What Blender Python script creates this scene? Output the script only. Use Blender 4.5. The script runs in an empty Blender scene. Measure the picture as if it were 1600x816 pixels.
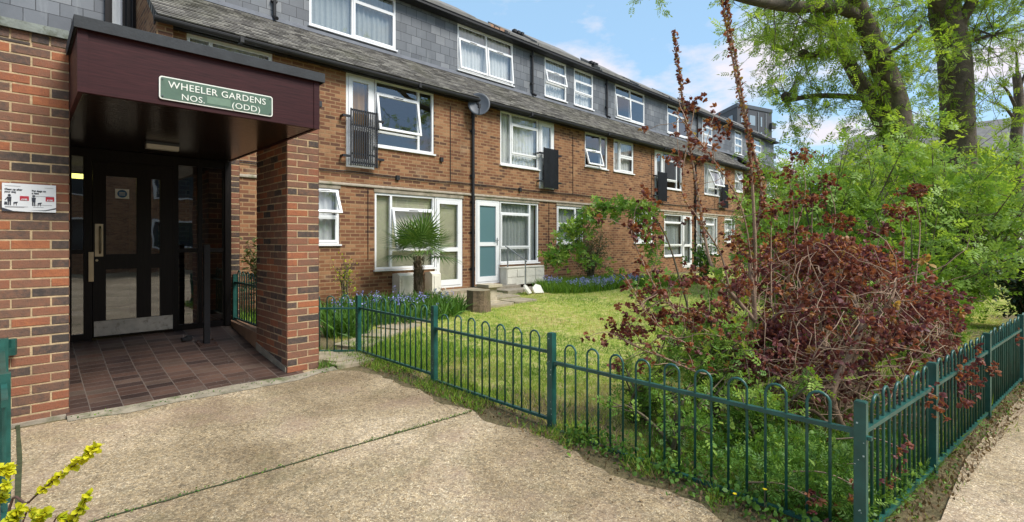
import bpy, math, random
import numpy as np
from mathutils import Vector, Matrix

C = bpy.context.scene.collection
SC = bpy.context.scene
R = math.radians
rs = np.random.default_rng(7)
random.seed(7)

# ------------------------------------------------------------------ camera
ANG = R(45.54); FPX = 785.0; SA, CA = math.sin(ANG), math.cos(ANG)
HOR = 376.0
cam_d = bpy.data.cameras.new('camera'); cam = bpy.data.objects.new('camera', cam_d); C.objects.link(cam)
cam.location = (0, 0, 0); cam.rotation_euler = (R(90), 0, ANG - R(90))
cam_d.sensor_width = 36; cam_d.lens = FPX / 1600 * 36; cam_d.shift_y = -(408 - HOR) / 1600
cam_d.clip_start = 0.05; cam_d.clip_end = 3000
SC.camera = cam

# ------------------------------------------------------------------ light
SUN = Vector((0.25, -0.80, 0.98)).normalized()
w = bpy.data.worlds.new('World'); SC.world = w; w.use_nodes = True
nt = w.node_tree; nt.nodes.clear()
def N(nt, t, **k):
    n = nt.nodes.new(t)
    for a, b in k.items(): setattr(n, a, b)
    return n
sky = N(nt, 'ShaderNodeTexSky'); sky.sky_type = 'NISHITA'; sky.sun_disc = False
sky.sun_elevation = math.asin(SUN.z); sky.sun_rotation = math.atan2(SUN.x, SUN.y)
sky.air_density = 1.0; sky.dust_density = 0.5; sky.ozone_density = 1.6
bg = N(nt, 'ShaderNodeBackground'); bg.inputs[1].default_value = 0.15
out = N(nt, 'ShaderNodeOutputWorld')
tc = N(nt, 'ShaderNodeTexCoord')
sep = N(nt, 'ShaderNodeSeparateXYZ'); nt.links.new(tc.outputs['Generated'], sep.inputs[0])
mz = N(nt, 'ShaderNodeMath', operation='MAXIMUM'); nt.links.new(sep.outputs[2], mz.inputs[0]); mz.inputs[1].default_value = 0.0
az = N(nt, 'ShaderNodeMath', operation='ADD'); nt.links.new(mz.outputs[0], az.inputs[0]); az.inputs[1].default_value = 0.16
dx = N(nt, 'ShaderNodeMath', operation='DIVIDE'); nt.links.new(sep.outputs[0], dx.inputs[0]); nt.links.new(az.outputs[0], dx.inputs[1])
dy = N(nt, 'ShaderNodeMath', operation='DIVIDE'); nt.links.new(sep.outputs[1], dy.inputs[0]); nt.links.new(az.outputs[0], dy.inputs[1])
cb = N(nt, 'ShaderNodeCombineXYZ'); nt.links.new(dx.outputs[0], cb.inputs[0]); nt.links.new(dy.outputs[0], cb.inputs[1])
cb.inputs[2].default_value = 7.4
cn = N(nt, 'ShaderNodeTexNoise'); cn.inputs['Scale'].default_value = 1.9; cn.inputs['Detail'].default_value = 9; cn.inputs['Roughness'].default_value = 0.55
nt.links.new(cb.outputs[0], cn.inputs['Vector'])
cr = N(nt, 'ShaderNodeValToRGB'); nt.links.new(cn.outputs[0], cr.inputs[0])
cr.color_ramp.elements[0].position = 0.47; cr.color_ramp.elements[0].color = (0, 0, 0, 1)
cr.color_ramp.elements[1].position = 0.60; cr.color_ramp.elements[1].color = (1, 1, 1, 1)
pale = N(nt, 'ShaderNodeMix', data_type='RGBA'); pale.inputs[0].default_value = 0.72
nt.links.new(sky.outputs[0], pale.inputs[6]); pale.inputs[7].default_value = (1.3, 2.15, 2.95, 1)
cm = N(nt, 'ShaderNodeMix', data_type='RGBA'); nt.links.new(cr.outputs[0], cm.inputs[0])
nt.links.new(pale.outputs[2], cm.inputs[6]); cm.inputs[7].default_value = (3.1, 3.0, 3.25, 1)
nt.links.new(cm.outputs[2], bg.inputs[0]); nt.links.new(bg.outputs[0], out.inputs[0])
sl = bpy.data.lights.new('sun', 'SUN'); sl.energy = 2.5; sl.angle = R(24); sl.color = (1, 0.95, 0.87)
so = bpy.data.objects.new('sun', sl); C.objects.link(so); so.rotation_euler = SUN.to_track_quat('Z', 'Y').to_euler()
so.location = (0, -20, 30)
SC.view_settings.view_transform = 'Standard'; SC.view_settings.look = 'None'
SC.view_settings.exposure = 1.03; SC.view_settings.gamma = 1
SC.cycles.max_bounces = 8; SC.cycles.transparent_max_bounces = 12; SC.cycles.diffuse_bounces = 3; SC.cycles.glossy_bounces = 3
SC.cycles.use_denoising = True

# ------------------------------------------------------------------ measuring
def XYu(u): return FPX * CA + (u - 800) * SA, FPX * SA - (u - 800) * CA
def P(u, v, d):
    a, b = XYu(u); t = d / FPX
    return np.array([a * t, b * t, (HOR - v) * t])
def gz(x, y):
    return float(np.interp(y, [-60, 0.5, 2.6, 5.5, 7, 9, 12], [-1.58, -1.55, -1.48, -1.42, -1.33, -1.26, -1.25]))
def gzv(y):
    return np.interp(y, [-60, 0.5, 2.6, 5.5, 7, 9, 12], [-1.58, -1.55, -1.48, -1.42, -1.33, -1.26, -1.25])
def vn(x, y, s=1.0, seed=0):      # cheap smooth value noise, numpy
    x = np.asarray(x, float) * s + seed * 17.3; y = np.asarray(y, float) * s + seed * 9.1
    xi = np.floor(x); yi = np.floor(y); fx = x - xi; fy = y - yi
    fx = fx * fx * (3 - 2 * fx); fy = fy * fy * (3 - 2 * fy)
    h = lambda a, b: np.modf(np.abs(np.sin(a * 127.1 + b * 311.7) * 43758.5453))[0]
    return (h(xi, yi) * (1 - fx) + h(xi + 1, yi) * fx) * (1 - fy) + (h(xi, yi + 1) * (1 - fx) + h(xi + 1, yi + 1) * fx) * fy

# ------------------------------------------------------------------ object helpers
def tag(o, label=None, cat=None, group=None, kind=None):
    if label: o['label'] = label
    if cat: o['category'] = cat
    if group: o['group'] = group
    if kind: o['kind'] = kind
    return o
def empty(name, loc, label, cat, group=None):
    o = bpy.data.objects.new(name, None); C.objects.link(o); o.location = loc; o.empty_display_size = 0.2
    return tag(o, label, cat, group)
def link(name, me, parent=None):
    o = bpy.data.objects.new(name, me); C.objects.link(o)
    if parent is not None:
        o.parent = parent
        # mesh data is in world coordinates: cancel the parents' translation
        t = Vector((0, 0, 0)); p = parent
        while p is not None: t += Vector(p.location); p = p.parent
        o.location = -t
    return o
class MB:
    def __init__(s): s.v = []; s.f = []; s.t = []; s.m = []
    def quad(s, a, b, c, d, t=0.5, m=0):
        n = len(s.v); s.v += [tuple(a), tuple(b), tuple(c), tuple(d)]; s.f.append((n, n + 1, n + 2, n + 3)); s.t += [t] * 4; s.m.append(m)
    def poly(s, ps, t=0.5, m=0):
        n = len(s.v); s.v += [tuple(p) for p in ps]; s.f.append(tuple(range(n, n + len(ps)))); s.t += [t] * len(ps); s.m.append(m)
    def box(s, x0, x1, y0, y1, z0, z1, t=0.5, m=0, M=None):
        n = len(s.v); vs = [(x, y, z) for x in (x0, x1) for y in (y0, y1) for z in (z0, z1)]
        if M is not None: vs = [tuple(M @ Vector(p)) for p in vs]
        s.v += vs; s.t += [t] * 8
        for f in ((0, 1, 3, 2), (4, 6, 7, 5), (0, 4, 5, 1), (2, 3, 7, 6), (0, 2, 6, 4), (1, 5, 7, 3)):
            s.f.append(tuple(n + i for i in f)); s.m.append(m)
    def prism(s, poly, axis, a, b, t=0.5, m=0):     # poly in the two other axes, extruded along axis
        n = len(s.v); k = len(poly)
        for q in (a, b):
            for p in poly:
                s.v.append({'x': (q, p[0], p[1]), 'y': (p[0], q, p[1]), 'z': (p[0], p[1], q)}[axis]); s.t.append(t)
        for i in range(k):
            j = (i + 1) % k; s.f.append((n + i, n + j, n + k + j, n + k + i)); s.m.append(m)
        s.f.append(tuple(n + i for i in range(k))[::-1]); s.f.append(tuple(n + k + i for i in range(k))); s.m += [m, m]
    def tube(s, pts, r, n=8, t=0.5, m=0, cap=True):
        pts = [np.array(p, float) for p in pts]; k = len(pts)
        rr = r if hasattr(r, '__len__') else [r] * k
        base = len(s.v); up = None
        for i, p in enumerate(pts):
            d = pts[min(i + 1, k - 1)] - pts[max(i - 1, 0)]; d = d / (np.linalg.norm(d) + 1e-9)
            if up is None:
                up = np.array([0, 0, 1.0]) if abs(d[2]) < 0.9 else np.array([1.0, 0, 0])
            a = np.cross(d, up); a /= np.linalg.norm(a) + 1e-9; b = np.cross(a, d); up = b
            for j in range(n):
                th = 2 * math.pi * j / n
                s.v.append(tuple(p + (a * math.cos(th) + b * math.sin(th)) * rr[i])); s.t.append(t)
        for i in range(k - 1):
            for j in range(n):
                j2 = (j + 1) % n
                s.f.append((base + i * n + j, base + i * n + j2, base + (i + 1) * n + j2, base + (i + 1) * n + j)); s.m.append(m)
        if cap:
            s.f.append(tuple(base + j for j in range(n))[::-1]); s.f.append(tuple(base + (k - 1) * n + j for j in range(n))); s.m += [m, m]
    def build(s, name, mats, parent=None, smooth=False):
        me = bpy.data.meshes.new(name); me.from_pydata(s.v, [], s.f)
        a = me.attributes.new('tint', 'FLOAT', 'POINT'); a.data.foreach_set('value', s.t)
        mats = mats if isinstance(mats, (list, tuple)) else [mats]
        for q in mats: me.materials.append(q)
        if len(mats) > 1: me.polygons.foreach_set('material_index', s.m)
        if smooth: me.polygons.foreach_set('use_smooth', [True] * len(s.f))
        me.update(); return link(name, me, parent)
def np_mesh(name, V, F, tint, mats, parent=None, smooth=False):    # F (m,3) or (m,4)
    V = np.asarray(V, np.float32); F = np.asarray(F, np.int32); k = F.shape[1]
    me = bpy.data.meshes.new(name)
    me.vertices.add(len(V)); me.vertices.foreach_set('co', V.ravel())
    me.loops.add(F.size); me.loops.foreach_set('vertex_index', F.ravel())
    me.polygons.add(len(F)); me.polygons.foreach_set('loop_start', np.arange(0, F.size, k, dtype=np.int32))
    me.update(calc_edges=True)
    a = me.attributes.new('tint', 'FLOAT', 'POINT'); a.data.foreach_set('value', np.asarray(tint, np.float32))
    if smooth: me.polygons.foreach_set('use_smooth', [True] * len(F))
    me.materials.append(mats); me.update(); return link(name, me, parent)

# ------------------------------------------------------------------ materials
def newmat(name):
    m = bpy.data.materials.new(name); m.use_nodes = True; t = m.node_tree; t.nodes.clear()
    o = N(t, 'ShaderNodeOutputMaterial'); b = N(t, 'ShaderNodeBsdfPrincipled'); t.links.new(b.outputs[0], o.inputs[0])
    return m, t, b, o
def ramp(t, src, stops, interp='LINEAR'):
    r = N(t, 'ShaderNodeValToRGB'); t.links.new(src, r.inputs[0]); r.color_ramp.interpolation = interp
    e = r.color_ramp.elements
    while len(e) < len(stops): e.new(0.5)
    for q, (p, c) in zip(e, stops): q.position = p; q.color = (*c, 1) if len(c) == 3 else c
    return r.outputs[0]
def noise(t, scale, detail=4, rough=0.5, vec=None, dist=0):
    n = N(t, 'ShaderNodeTexNoise'); n.inputs['Scale'].default_value = scale; n.inputs['Detail'].default_value = detail
    n.inputs['Roughness'].default_value = rough; n.inputs['Distortion'].default_value = dist
    if vec is None:
        g = N(t, 'ShaderNodeNewGeometry'); vec = g.outputs['Position']
    t.links.new(vec, n.inputs['Vector']); return n.outputs[0]
def mix(t, a, b, f, mode='MIX'):
    m = N(t, 'ShaderNodeMix', data_type='RGBA'); m.blend_type = mode
    for i, q in ((6, a), (7, b), (0, f)):
        if isinstance(q, (int, float)): m.inputs[i].default_value = q
        elif isinstance(q, tuple): m.inputs[i].default_value = (*q, 1)
        else: t.links.new(q, m.inputs[i])
    return m.outputs[2]
def bump(t, b, h, s=0.3, d=0.01):
    n = N(t, 'ShaderNodeBump'); n.inputs['Strength'].default_value = s; n.inputs['Distance'].default_value = d
    t.links.new(h, n.inputs['Height']); t.links.new(n.outputs[0], b.inputs['Normal'])
def math_(t, op, a, b=0.0):
    m = N(t, 'ShaderNodeMath', operation=op)
    for i, q in ((0, a), (1, b)):
        if isinstance(q, (int, float)): m.inputs[i].default_value = q
        else: t.links.new(q, m.inputs[i])
    return m.outputs[0]
def posvec(t, ex, ey):            # ex/ey: weights of X, Y, Z making the two texture axes
    g = N(t, 'ShaderNodeNewGeometry'); s = N(t, 'ShaderNodeSeparateXYZ'); t.links.new(g.outputs['Position'], s.inputs[0])
    def lin(wt):
        acc = None
        for i, q in enumerate(wt):
            if q == 0: continue
            v = math_(t, 'MULTIPLY', s.outputs[i], q); acc = v if acc is None else math_(t, 'ADD', acc, v)
        return acc
    c = N(t, 'ShaderNodeCombineXYZ'); t.links.new(lin(ex), c.inputs[0]); t.links.new(lin(ey), c.inputs[1]); return c.outputs[0]
def simple(name, col, rough=0.6, metal=0, var=0.15, vscale=6, bmp=0, bscale=60, spec=0.5, grime=None):
    m, t, b, o = newmat(name)
    n = noise(t, vscale, 5, 0.6)
    lo = tuple(c * (1 - var) for c in col); hi = tuple(min(1, c * (1 + var)) for c in col)
    c = ramp(t, n, [(0.3, lo), (0.7, hi)])
    if grime:
        g = noise(t, grime[1], 6, 0.7)
        c = mix(t, c, grime[0], ramp(t, g, [(grime[2], (0, 0, 0)), (grime[2] + 0.16, (1, 1, 1))]))
    t.links.new(c, b.inputs['Base Color']); b.inputs['Roughness'].default_value = rough; b.inputs['Metallic'].default_value = metal
    b.inputs['Specular IOR Level'].default_value = spec
    if bmp: bump(t, b, noise(t, bscale, 3), bmp, 0.01)
    return m
def brickmat(name, w, h, mort, stops, mcol, ex=(1, 1, 0), ey=(0, 0, 1), rough=0.85, off=0.5, big=None, dist=0.004, offx=0.0, jit=0.25, smooth=0.2, bs=0.7):
    m, t, b, o = newmat(name)
    v = posvec(t, ex, ey)
    # slight wobble of the joints
    nv = N(t, 'ShaderNodeTexNoise'); nv.inputs['Scale'].default_value = 9; t.links.new(v, nv.inputs['Vector'])
    va = N(t, 'ShaderNodeVectorMath', operation='MULTIPLY_ADD'); t.links.new(nv.outputs['Color'], va.inputs[0])
    va.inputs[1].default_value = (dist, dist, 0); t.links.new(v, va.inputs[2])
    br = N(t, 'ShaderNodeTexBrick'); t.links.new(va.outputs[0], br.inputs['Vector'])
    br.offset = off; br.inputs['Scale'].default_value = 1; br.inputs['Brick Width'].default_value = w; br.inputs['Row Height'].default_value = h
    br.inputs['Mortar Size'].default_value = mort; br.inputs['Mortar Smooth'].default_value = smooth
    br.inputs['Color1'].default_value = (0, 0, 0, 1); br.inputs['Color2'].default_value = (1, 1, 1, 1); br.inputs['Mortar'].default_value = (0.5, 0.5, 0.5, 1)
    fine = noise(t, 35, 5, 0.7)
    tv = math_(t, 'ADD', br.outputs['Color'], math_(t, 'MULTIPLY', math_(t, 'SUBTRACT', fine, 0.5), jit))
    col = ramp(t, tv, stops)
    if big:
        n = noise(t, big[1], 4, 0.6); col = mix(t, col, big[0], math_(t, 'MULTIPLY', ramp(t, n, [(big[2], (0, 0, 0)), (big[2] + 0.25, (1, 1, 1))]), big[3]), 'MULTIPLY')
    mc = ramp(t, noise(t, 25, 4, 0.7), [(0.3, tuple(c * 0.7 for c in mcol)), (0.7, mcol)])
    c = mix(t, col, mc, br.outputs['Fac'])
    t.links.new(c, b.inputs['Base Color']); b.inputs['Roughness'].default_value = rough
    hh = math_(t, 'SUBTRACT', math_(t, 'MULTIPLY', fine, 0.35), br.outputs['Fac'])
    bump(t, b, hh, bs, 0.006)
    return m
M = {}
BR = [(0.0, (0.085, 0.038, 0.022)), (0.2, (0.155, 0.060, 0.028)), (0.5, (0.205, 0.085, 0.038)), (0.78, (0.27, 0.122, 0.054)), (1.0, (0.33, 0.175, 0.085))]
M['facade'] = brickmat('facade_brick', 0.212, 0.075, 0.011, BR, (0.34, 0.21, 0.105), big=((0.66, 0.58, 0.54), 0.55, 0.45, 0.7), bs=0.5)
def damp(m):
    t = m.node_tree; b = [n for n in t.nodes if n.type == 'BSDF_PRINCIPLED'][0]; src = b.inputs['Base Color'].links[0].from_socket
    n = noise(t, 1, 6, 0.7, posvec(t, (1.6, 0, 0), (0, 0, .35))); c = mix(t, src, (0.55, 0.50, 0.46), ramp(t, n, [(0.48, (0, 0, 0)), (0.70, (0.75, 0.75, 0.75))]), 'MULTIPLY')
    n = noise(t, 1.7, 5, 0.6, posvec(t, (1, .2, 0), (.1, 0, 1.3))); c = mix(t, c, (0.50, 0.38, 0.24), ramp(t, n, [(0.60, (0, 0, 0)), (0.78, (0.35, 0.35, 0.35))]))
    t.links.new(c, b.inputs['Base Color'])
damp(M['facade'])
M['farbrick'] = brickmat('house_brick', 0.225, 0.075, 0.009, [(0, (0.2, 0.09, 0.05)), (1, (0.42, 0.22, 0.12))], (0.4, 0.3, 0.2), big=((0.7, 0.6, 0.6), 0.5, 0.45, 0.6))
M['slate'] = brickmat('slate_hanging', 0.30, 0.225, 0.006, [(0.0, (0.095, 0.104, 0.12)), (0.35, (0.125, 0.137, 0.155)), (0.8, (0.155, 0.168, 0.188)), (1, (0.205, 0.215, 0.23))], (0.025, 0.028, 0.035),  # dark joint colour also paints the shadow line under each slate's lower edge
                      rough=0.55, dist=0.006, big=((0.7, 0.72, 0.72), 1.3, 0.42, 0.7), jit=0.5, smooth=0.05, bs=0.12)
M['tile'] = brickmat('roof_tile', 0.18, 0.1, 0.003, [(0.0, (0.075, 0.068, 0.06)), (0.5, (0.15, 0.14, 0.125)), (1, (0.25, 0.235, 0.205))], (0.04, 0.038, 0.035),
                     ex=(1, 0, 0), ey=(0, 0.81, 0.587), rough=0.9, dist=0.02, jit=0.7, smooth=0.1)
def add_lichen(m):
    t = m.node_tree; b = [n for n in t.nodes if n.type == 'BSDF_PRINCIPLED'][0]
    src = b.inputs['Base Color'].links[0].from_socket
    v = posvec(t, (2.2, 0, 0), (0, 6, 5)); n = noise(t, 2.6, 8, 0.75, v)
    c = mix(t, src, (0.42, 0.41, 0.37), ramp(t, n, [(0.60, (0, 0, 0)), (0.67, (0.85, 0.85, 0.85))]))
    n2 = noise(t, 0.7, 5, 0.6); c = mix(t, c, (0.10, 0.10, 0.05), ramp(t, n2, [(0.5, (0, 0, 0)), (0.75, (0.5, 0.5, 0.5))]))
    t.links.new(c, b.inputs['Base Color'])
add_lichen(M['tile'])
damp_s = M['slate'].node_tree; _b = [n for n in damp_s.nodes if n.type == 'BSDF_PRINCIPLED'][0]; _s = _b.inputs['Base Color'].links[0].from_socket
_n = noise(damp_s, 1, 7, 0.75, posvec(damp_s, (5, 0, 0), (0, 0, .8))); damp_s.links.new(mix(damp_s, _s, (0.30, 0.32, 0.33), ramp(damp_s, _n, [(0.55, (0, 0, 0)), (0.75, (0.45, 0.45, 0.45))])), _b.inputs['Base Color'])
M['paver'] = brickmat('porch_tiles', 0.105, 0.21, 0.004, [(0, (0.045, 0.028, 0.024)), (0.5, (0.088, 0.053, 0.042)), (0.8, (0.12, 0.068, 0.050)), (1, (0.10, 0.075, 0.06))], (0.16, 0.13, 0.11),
                      ex=(0, 1, 0), ey=(1, 0, 0), rough=0.5, big=((0.45, 0.42, 0.42), 1.8, 0.42, 0.8), dist=0.002, bs=0.35)
# bricks modelled one by one: tint per brick
def nearbrick():
    m, t, b, o = newmat('pier_brick')
    a = N(t, 'ShaderNodeAttribute'); a.attribute_name = 'tint'
    f = noise(t, 28, 6, 0.75); f2 = noise(t, 7, 3, 0.6)
    tv = math_(t, 'ADD', a.outputs['Fac'], math_(t, 'MULTIPLY', math_(t, 'SUBTRACT', f, 0.5), 0.55))
    tv = math_(t, 'ADD', tv, math_(t, 'MULTIPLY', math_(t, 'SUBTRACT', f2, 0.5), 0.5))
    c = ramp(t, tv, [(0.0, (0.05, 0.04, 0.036)), (0.15, (0.09, 0.062, 0.050)), (0.32, (0.165, 0.088, 0.058)), (0.6, (0.225, 0.098, 0.058)), (0.8, (0.255, 0.092, 0.048)), (1, (0.34, 0.12, 0.052))])
    sp = noise(t, 160, 2, 0.5); c = mix(t, c, (0.03, 0.022, 0.02), ramp(t, sp, [(0.66, (0, 0, 0)), (0.74, (0.8, 0.8, 0.8))]))
    t.links.new(c, b.inputs['Base Color']); b.inputs['Roughness'].default_value = 0.88
    bump(t, b, math_(t, 'ADD', f, math_(t, 'MULTIPLY', sp, -0.4)), 0.7, 0.008); return m
M['brick'] = nearbrick()
M['mortar'] = simple('mortar', (0.43, 0.32, 0.19), 0.95, var=0.3, vscale=14, bmp=0.6, bscale=90)
M['white'] = simple('white_upvc', (0.78, 0.79, 0.80), 0.32, var=0.04, vscale=2, grime=((0.55, 0.54, 0.5), 2.5, 0.62))
M['whitewood'] = simple('weathered_white_paint', (0.72, 0.69, 0.60), 0.7, var=0.12, vscale=5, grime=((0.36, 0.29, 0.20), 9, 0.60), bmp=0.2)
M['blackmetal'] = simple('black_paint', (0.009, 0.010, 0.014), 0.5, var=0.3)
M['black'] = simple('black_plastic', (0.009, 0.009, 0.011), 0.6, var=0.3)
M['green'] = simple('green_paint', (0.017, 0.085, 0.071), 0.36, var=0.35, vscale=7, grime=((0.10, 0.065, 0.035), 11, 0.64), bmp=0.12, bscale=30)
M['speck'] = simple('bare_metal_spots', (0.45, 0.55, 0.52), 0.5, var=0.1)
M['concrete'] = simple('old_concrete', (0.30, 0.26, 0.20), 0.9, var=0.3, vscale=7, bmp=0.4, bscale=50, grime=((0.12, 0.13, 0.06), 3, 0.55))
M['stone'] = simple('pale_stone', (0.42, 0.37, 0.27), 0.9, var=0.25, vscale=9, bmp=0.4, bscale=40, grime=((0.16, 0.14, 0.08), 8, 0.55))
M['lead'] = simple('lead_grey', (0.10, 0.11, 0.13), 0.55, var=0.2, vscale=5)
M['coping'] = simple('coping_felt', (0.022, 0.026, 0.031), 0.75, var=0.25, vscale=12, bmp=0.2)
M['copingstone'] = simple('grey_coping', (0.17, 0.19, 0.17), 0.75, var=0.3, vscale=10, bmp=0.3, grime=((0.08, 0.09, 0.06), 12, 0.5))
M['interior'] = simple('room_wall', (0.16, 0.15, 0.13), 0.9, var=0.1)
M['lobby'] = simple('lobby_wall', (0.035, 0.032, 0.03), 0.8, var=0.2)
M['kick'] = simple('kick_plate', (0.46, 0.43, 0.38), 0.5, metal=0.35, var=0.15, vscale=12, grime=((0.2, 0.17, 0.13), 14, 0.55))
M['brass'] = simple('worn_metal', (0.42, 0.36, 0.26), 0.35, metal=0.8, var=0.15)
M['lampglass'] = simple('lamp_diffuser', (0.52, 0.5, 0.45), 0.4, var=0.05)
M['greyplate'] = simple('grey_metal', (0.075, 0.085, 0.10), 0.5, metal=0.2, var=0.1)
M['steel'] = simple('galvanised', (0.26, 0.28, 0.29), 0.5, metal=0.5, var=0.15)
M['terracotta'] = simple('terracotta', (0.30, 0.17, 0.10), 0.85, var=0.2)
M['ridge'] = simple('ridge_felt', (0.16, 0.155, 0.145), 0.9, var=0.25, vscale=4)
def woodmat(name, c1, c2, ex, ey, rough, plank=0, coat=0.0):
    m, t, b, o = newmat(name)
    v = posvec(t, ex, ey); n = noise(t, 1.0, 7, 0.65, v, 0.6)
    c = ramp(t, n, [(0.3, c1), (0.7, c2)])
    if plank:
        g = N(t, 'ShaderNodeNewGeometry'); s = N(t, 'ShaderNodeSeparateXYZ'); t.links.new(g.outputs['Position'], s.inputs[0])
        f = math_(t, 'FRACT', math_(t, 'DIVIDE', s.outputs[1], plank))
        k = ramp(t, f, [(0.0, (0, 0, 0)), (0.06, (1, 1, 1)), (0.94, (1, 1, 1)), (1, (0, 0, 0))])
        c = mix(t, (0.004, 0.003, 0.003), c, k); bump(t, b, k, 0.8, 0.01)
    t.links.new(c, b.inputs['Base Color']); b.inputs['Roughness'].default_value = rough; b.inputs['Coat Weight'].default_value = coat; b.inputs['Specular IOR Level'].default_value = 0.2
    return m
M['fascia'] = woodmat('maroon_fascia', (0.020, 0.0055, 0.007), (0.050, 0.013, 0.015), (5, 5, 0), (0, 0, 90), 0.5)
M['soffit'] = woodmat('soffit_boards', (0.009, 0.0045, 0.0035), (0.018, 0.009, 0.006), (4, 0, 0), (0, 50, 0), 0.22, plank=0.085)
M['darkwood'] = woodmat('dark_stained_frame', (0.006, 0.005, 0.005), (0.013, 0.010, 0.0095), (60, 60, 0), (0, 0, 4), 0.45)
def glassmat(name, tint=(1, 1, 1), refl=0.10, milk=None):
    m, t, b, o = newmat(name); t.nodes.remove(b)
    g = N(t, 'ShaderNodeBsdfGlossy'); g.inputs['Roughness'].default_value = 0.015; g.inputs['Color'].default_value = (0.92, 0.95, 1, 1)
    tr = N(t, 'ShaderNodeBsdfTransparent'); tr.inputs[0].default_value = (*tint, 1)
    ge = N(t, 'ShaderNodeNewGeometry'); dt = N(t, 'ShaderNodeVectorMath', operation='DOT_PRODUCT'); t.links.new(ge.outputs['Normal'], dt.inputs[0]); t.links.new(ge.outputs['Incoming'], dt.inputs[1])
    f = math_(t, 'ADD', math_(t, 'POWER', math_(t, 'SUBTRACT', 1.0, math_(t, 'ABSOLUTE', dt.outputs['Value'])), 4.0), refl)
    base = tr.outputs[0]
    if milk:
        d = N(t, 'ShaderNodeBsdfDiffuse'); d.inputs[0].default_value = (*milk[0], 1)
        mm = N(t, 'ShaderNodeMixShader'); mm.inputs[0].default_value = milk[1]; t.links.new(tr.outputs[0], mm.inputs[1]); t.links.new(d.outputs[0], mm.inputs[2]); base = mm.outputs[0]
    # old glass is never quite flat
    bn = N(t, 'ShaderNodeBump'); bn.inputs['Strength'].default_value = 0.06; bn.inputs['Distance'].default_value = 0.02
    t.links.new(noise(t, 2.2, 2), bn.inputs['Height']); t.links.new(bn.outputs[0], g.inputs['Normal'])
    ms = N(t, 'ShaderNodeMixShader'); t.links.new(f, ms.inputs[0]); t.links.new(base, ms.inputs[1]); t.links.new(g.outputs[0], ms.inputs[2])
    t.links.new(ms.outputs[0], o.inputs[0]); return m
M['glass'] = glassmat('window_glass', (0.93, 0.95, 0.95), 0.14)
M['doorglass'] = glassmat('wired_glass', (0.45, 0.46, 0.44), 0.20)
M['tealglass'] = glassmat('obscured_glass', (0.8, 0.9, 0.9), 0.05, ((0.12, 0.22, 0.24), 0.9))
def clothmat(name, col, tl=0.35, ex=None):
    m, t, b, o = newmat(name)
    n = noise(t, 12, 4, 0.6); c = ramp(t, n, [(0.3, tuple(x * 0.9 for x in col)), (0.7, col)])
    t.links.new(c, b.inputs['Base Color']); b.inputs['Roughness'].default_value = 0.9
    tr = N(t, 'ShaderNodeBsdfTranslucent'); t.links.new(c, tr.inputs[0])
    ms = N(t, 'ShaderNodeMixShader'); ms.inputs[0].default_value = tl
    t.links.new(b.outputs[0], ms.inputs[1]); t.links.new(tr.outputs[0], ms.inputs[2]); t.links.new(ms.outputs[0], o.inputs[0]); return m
M['net'] = clothmat('net_curtain', (0.80, 0.81, 0.80), .2)
M['cream'] = clothmat('cream_blind', (0.72, 0.68, 0.50), .1)
M['greyc'] = clothmat('grey_curtain', (0.42, 0.45, 0.44), .2)
M['gold'] = clothmat('gold_curtain', (0.45, 0.24, 0.05))
def leafmat(name, stops, tl=0.4, rough=0.5, hue=None):
    m, t, b, o = newmat(name)
    a = N(t, 'ShaderNodeAttribute'); a.attribute_name = 'tint'
    c = ramp(t, a.outputs['Fac'], stops)
    t.links.new(c, b.inputs['Base Color']); b.inputs['Roughness'].default_value = rough; b.inputs['Specular IOR Level'].default_value = 0.35
    tr = N(t, 'ShaderNodeBsdfTranslucent'); t.links.new(mix(t, c, (1.25, 1.15, 0.6), 1.0, 'MULTIPLY'), tr.inputs[0])
    ms = N(t, 'ShaderNodeMixShader'); ms.inputs[0].default_value = tl
    t.links.new(b.outputs[0], ms.inputs[1]); t.links.new(tr.outputs[0], ms.inputs[2]); t.links.new(ms.outputs[0], o.inputs[0]); return m
M['lf_tree'] = leafmat('spring_tree_leaf', [(0, (0.13, 0.24, 0.03)), (0.5, (0.25, 0.40, 0.05)), (1, (0.42, 0.55, 0.09))], 0.55)
M['lf_shrub'] = leafmat('shrub_leaf', [(0, (0.06, 0.14, 0.02)), (0.5, (0.15, 0.29, 0.04)), (1, (0.32, 0.48, 0.09))], 0.45)
M['lf_dark'] = leafmat('dark_leaf', [(0, (0.015, 0.035, 0.012)), (1, (0.05, 0.09, 0.03))], 0.2, 0.3)
M['lf_olive'] = leafmat('olive_leaf', [(0, (0.05, 0.065, 0.02)), (0.6, (0.11, 0.13, 0.04)), (1, (0.22, 0.13, 0.06))], 0.3)
M['lf_purple'] = leafmat('purple_leaf', [(0, (0.085, 0.032, 0.042)), (0.35, (0.175, 0.058, 0.068)), (0.62, (0.245, 0.09, 0.075)), (0.82, (0.38, 0.15, 0.07)), (1, (0.42, 0.27, 0.08))], 0.42)
M['lf_red'] = leafmat('red_bronze_leaf', [(0, (0.10, 0.03, 0.032)), (0.45, (0.21, 0.065, 0.045)), (0.75, (0.36, 0.14, 0.06)), (1, (0.27, 0.27, 0.07))], 0.35)
M['lf_gold'] = leafmat('golden_leaf', [(0, (0.30, 0.42, 0.02)), (0.5, (0.58, 0.58, 0.02)), (1, (0.72, 0.68, 0.03))], 0.35)
M['lf_palm'] = leafmat('palm_leaf', [(0, (0.03, 0.08, 0.018)), (0.6, (0.085, 0.18, 0.035)), (1, (0.20, 0.29, 0.07))], 0.25, 0.4)
M['lf_straw'] = leafmat('dry_leaf', [(0, (0.10, 0.06, 0.03)), (1, (0.30, 0.21, 0.11))], 0.2, 0.8)
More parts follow.
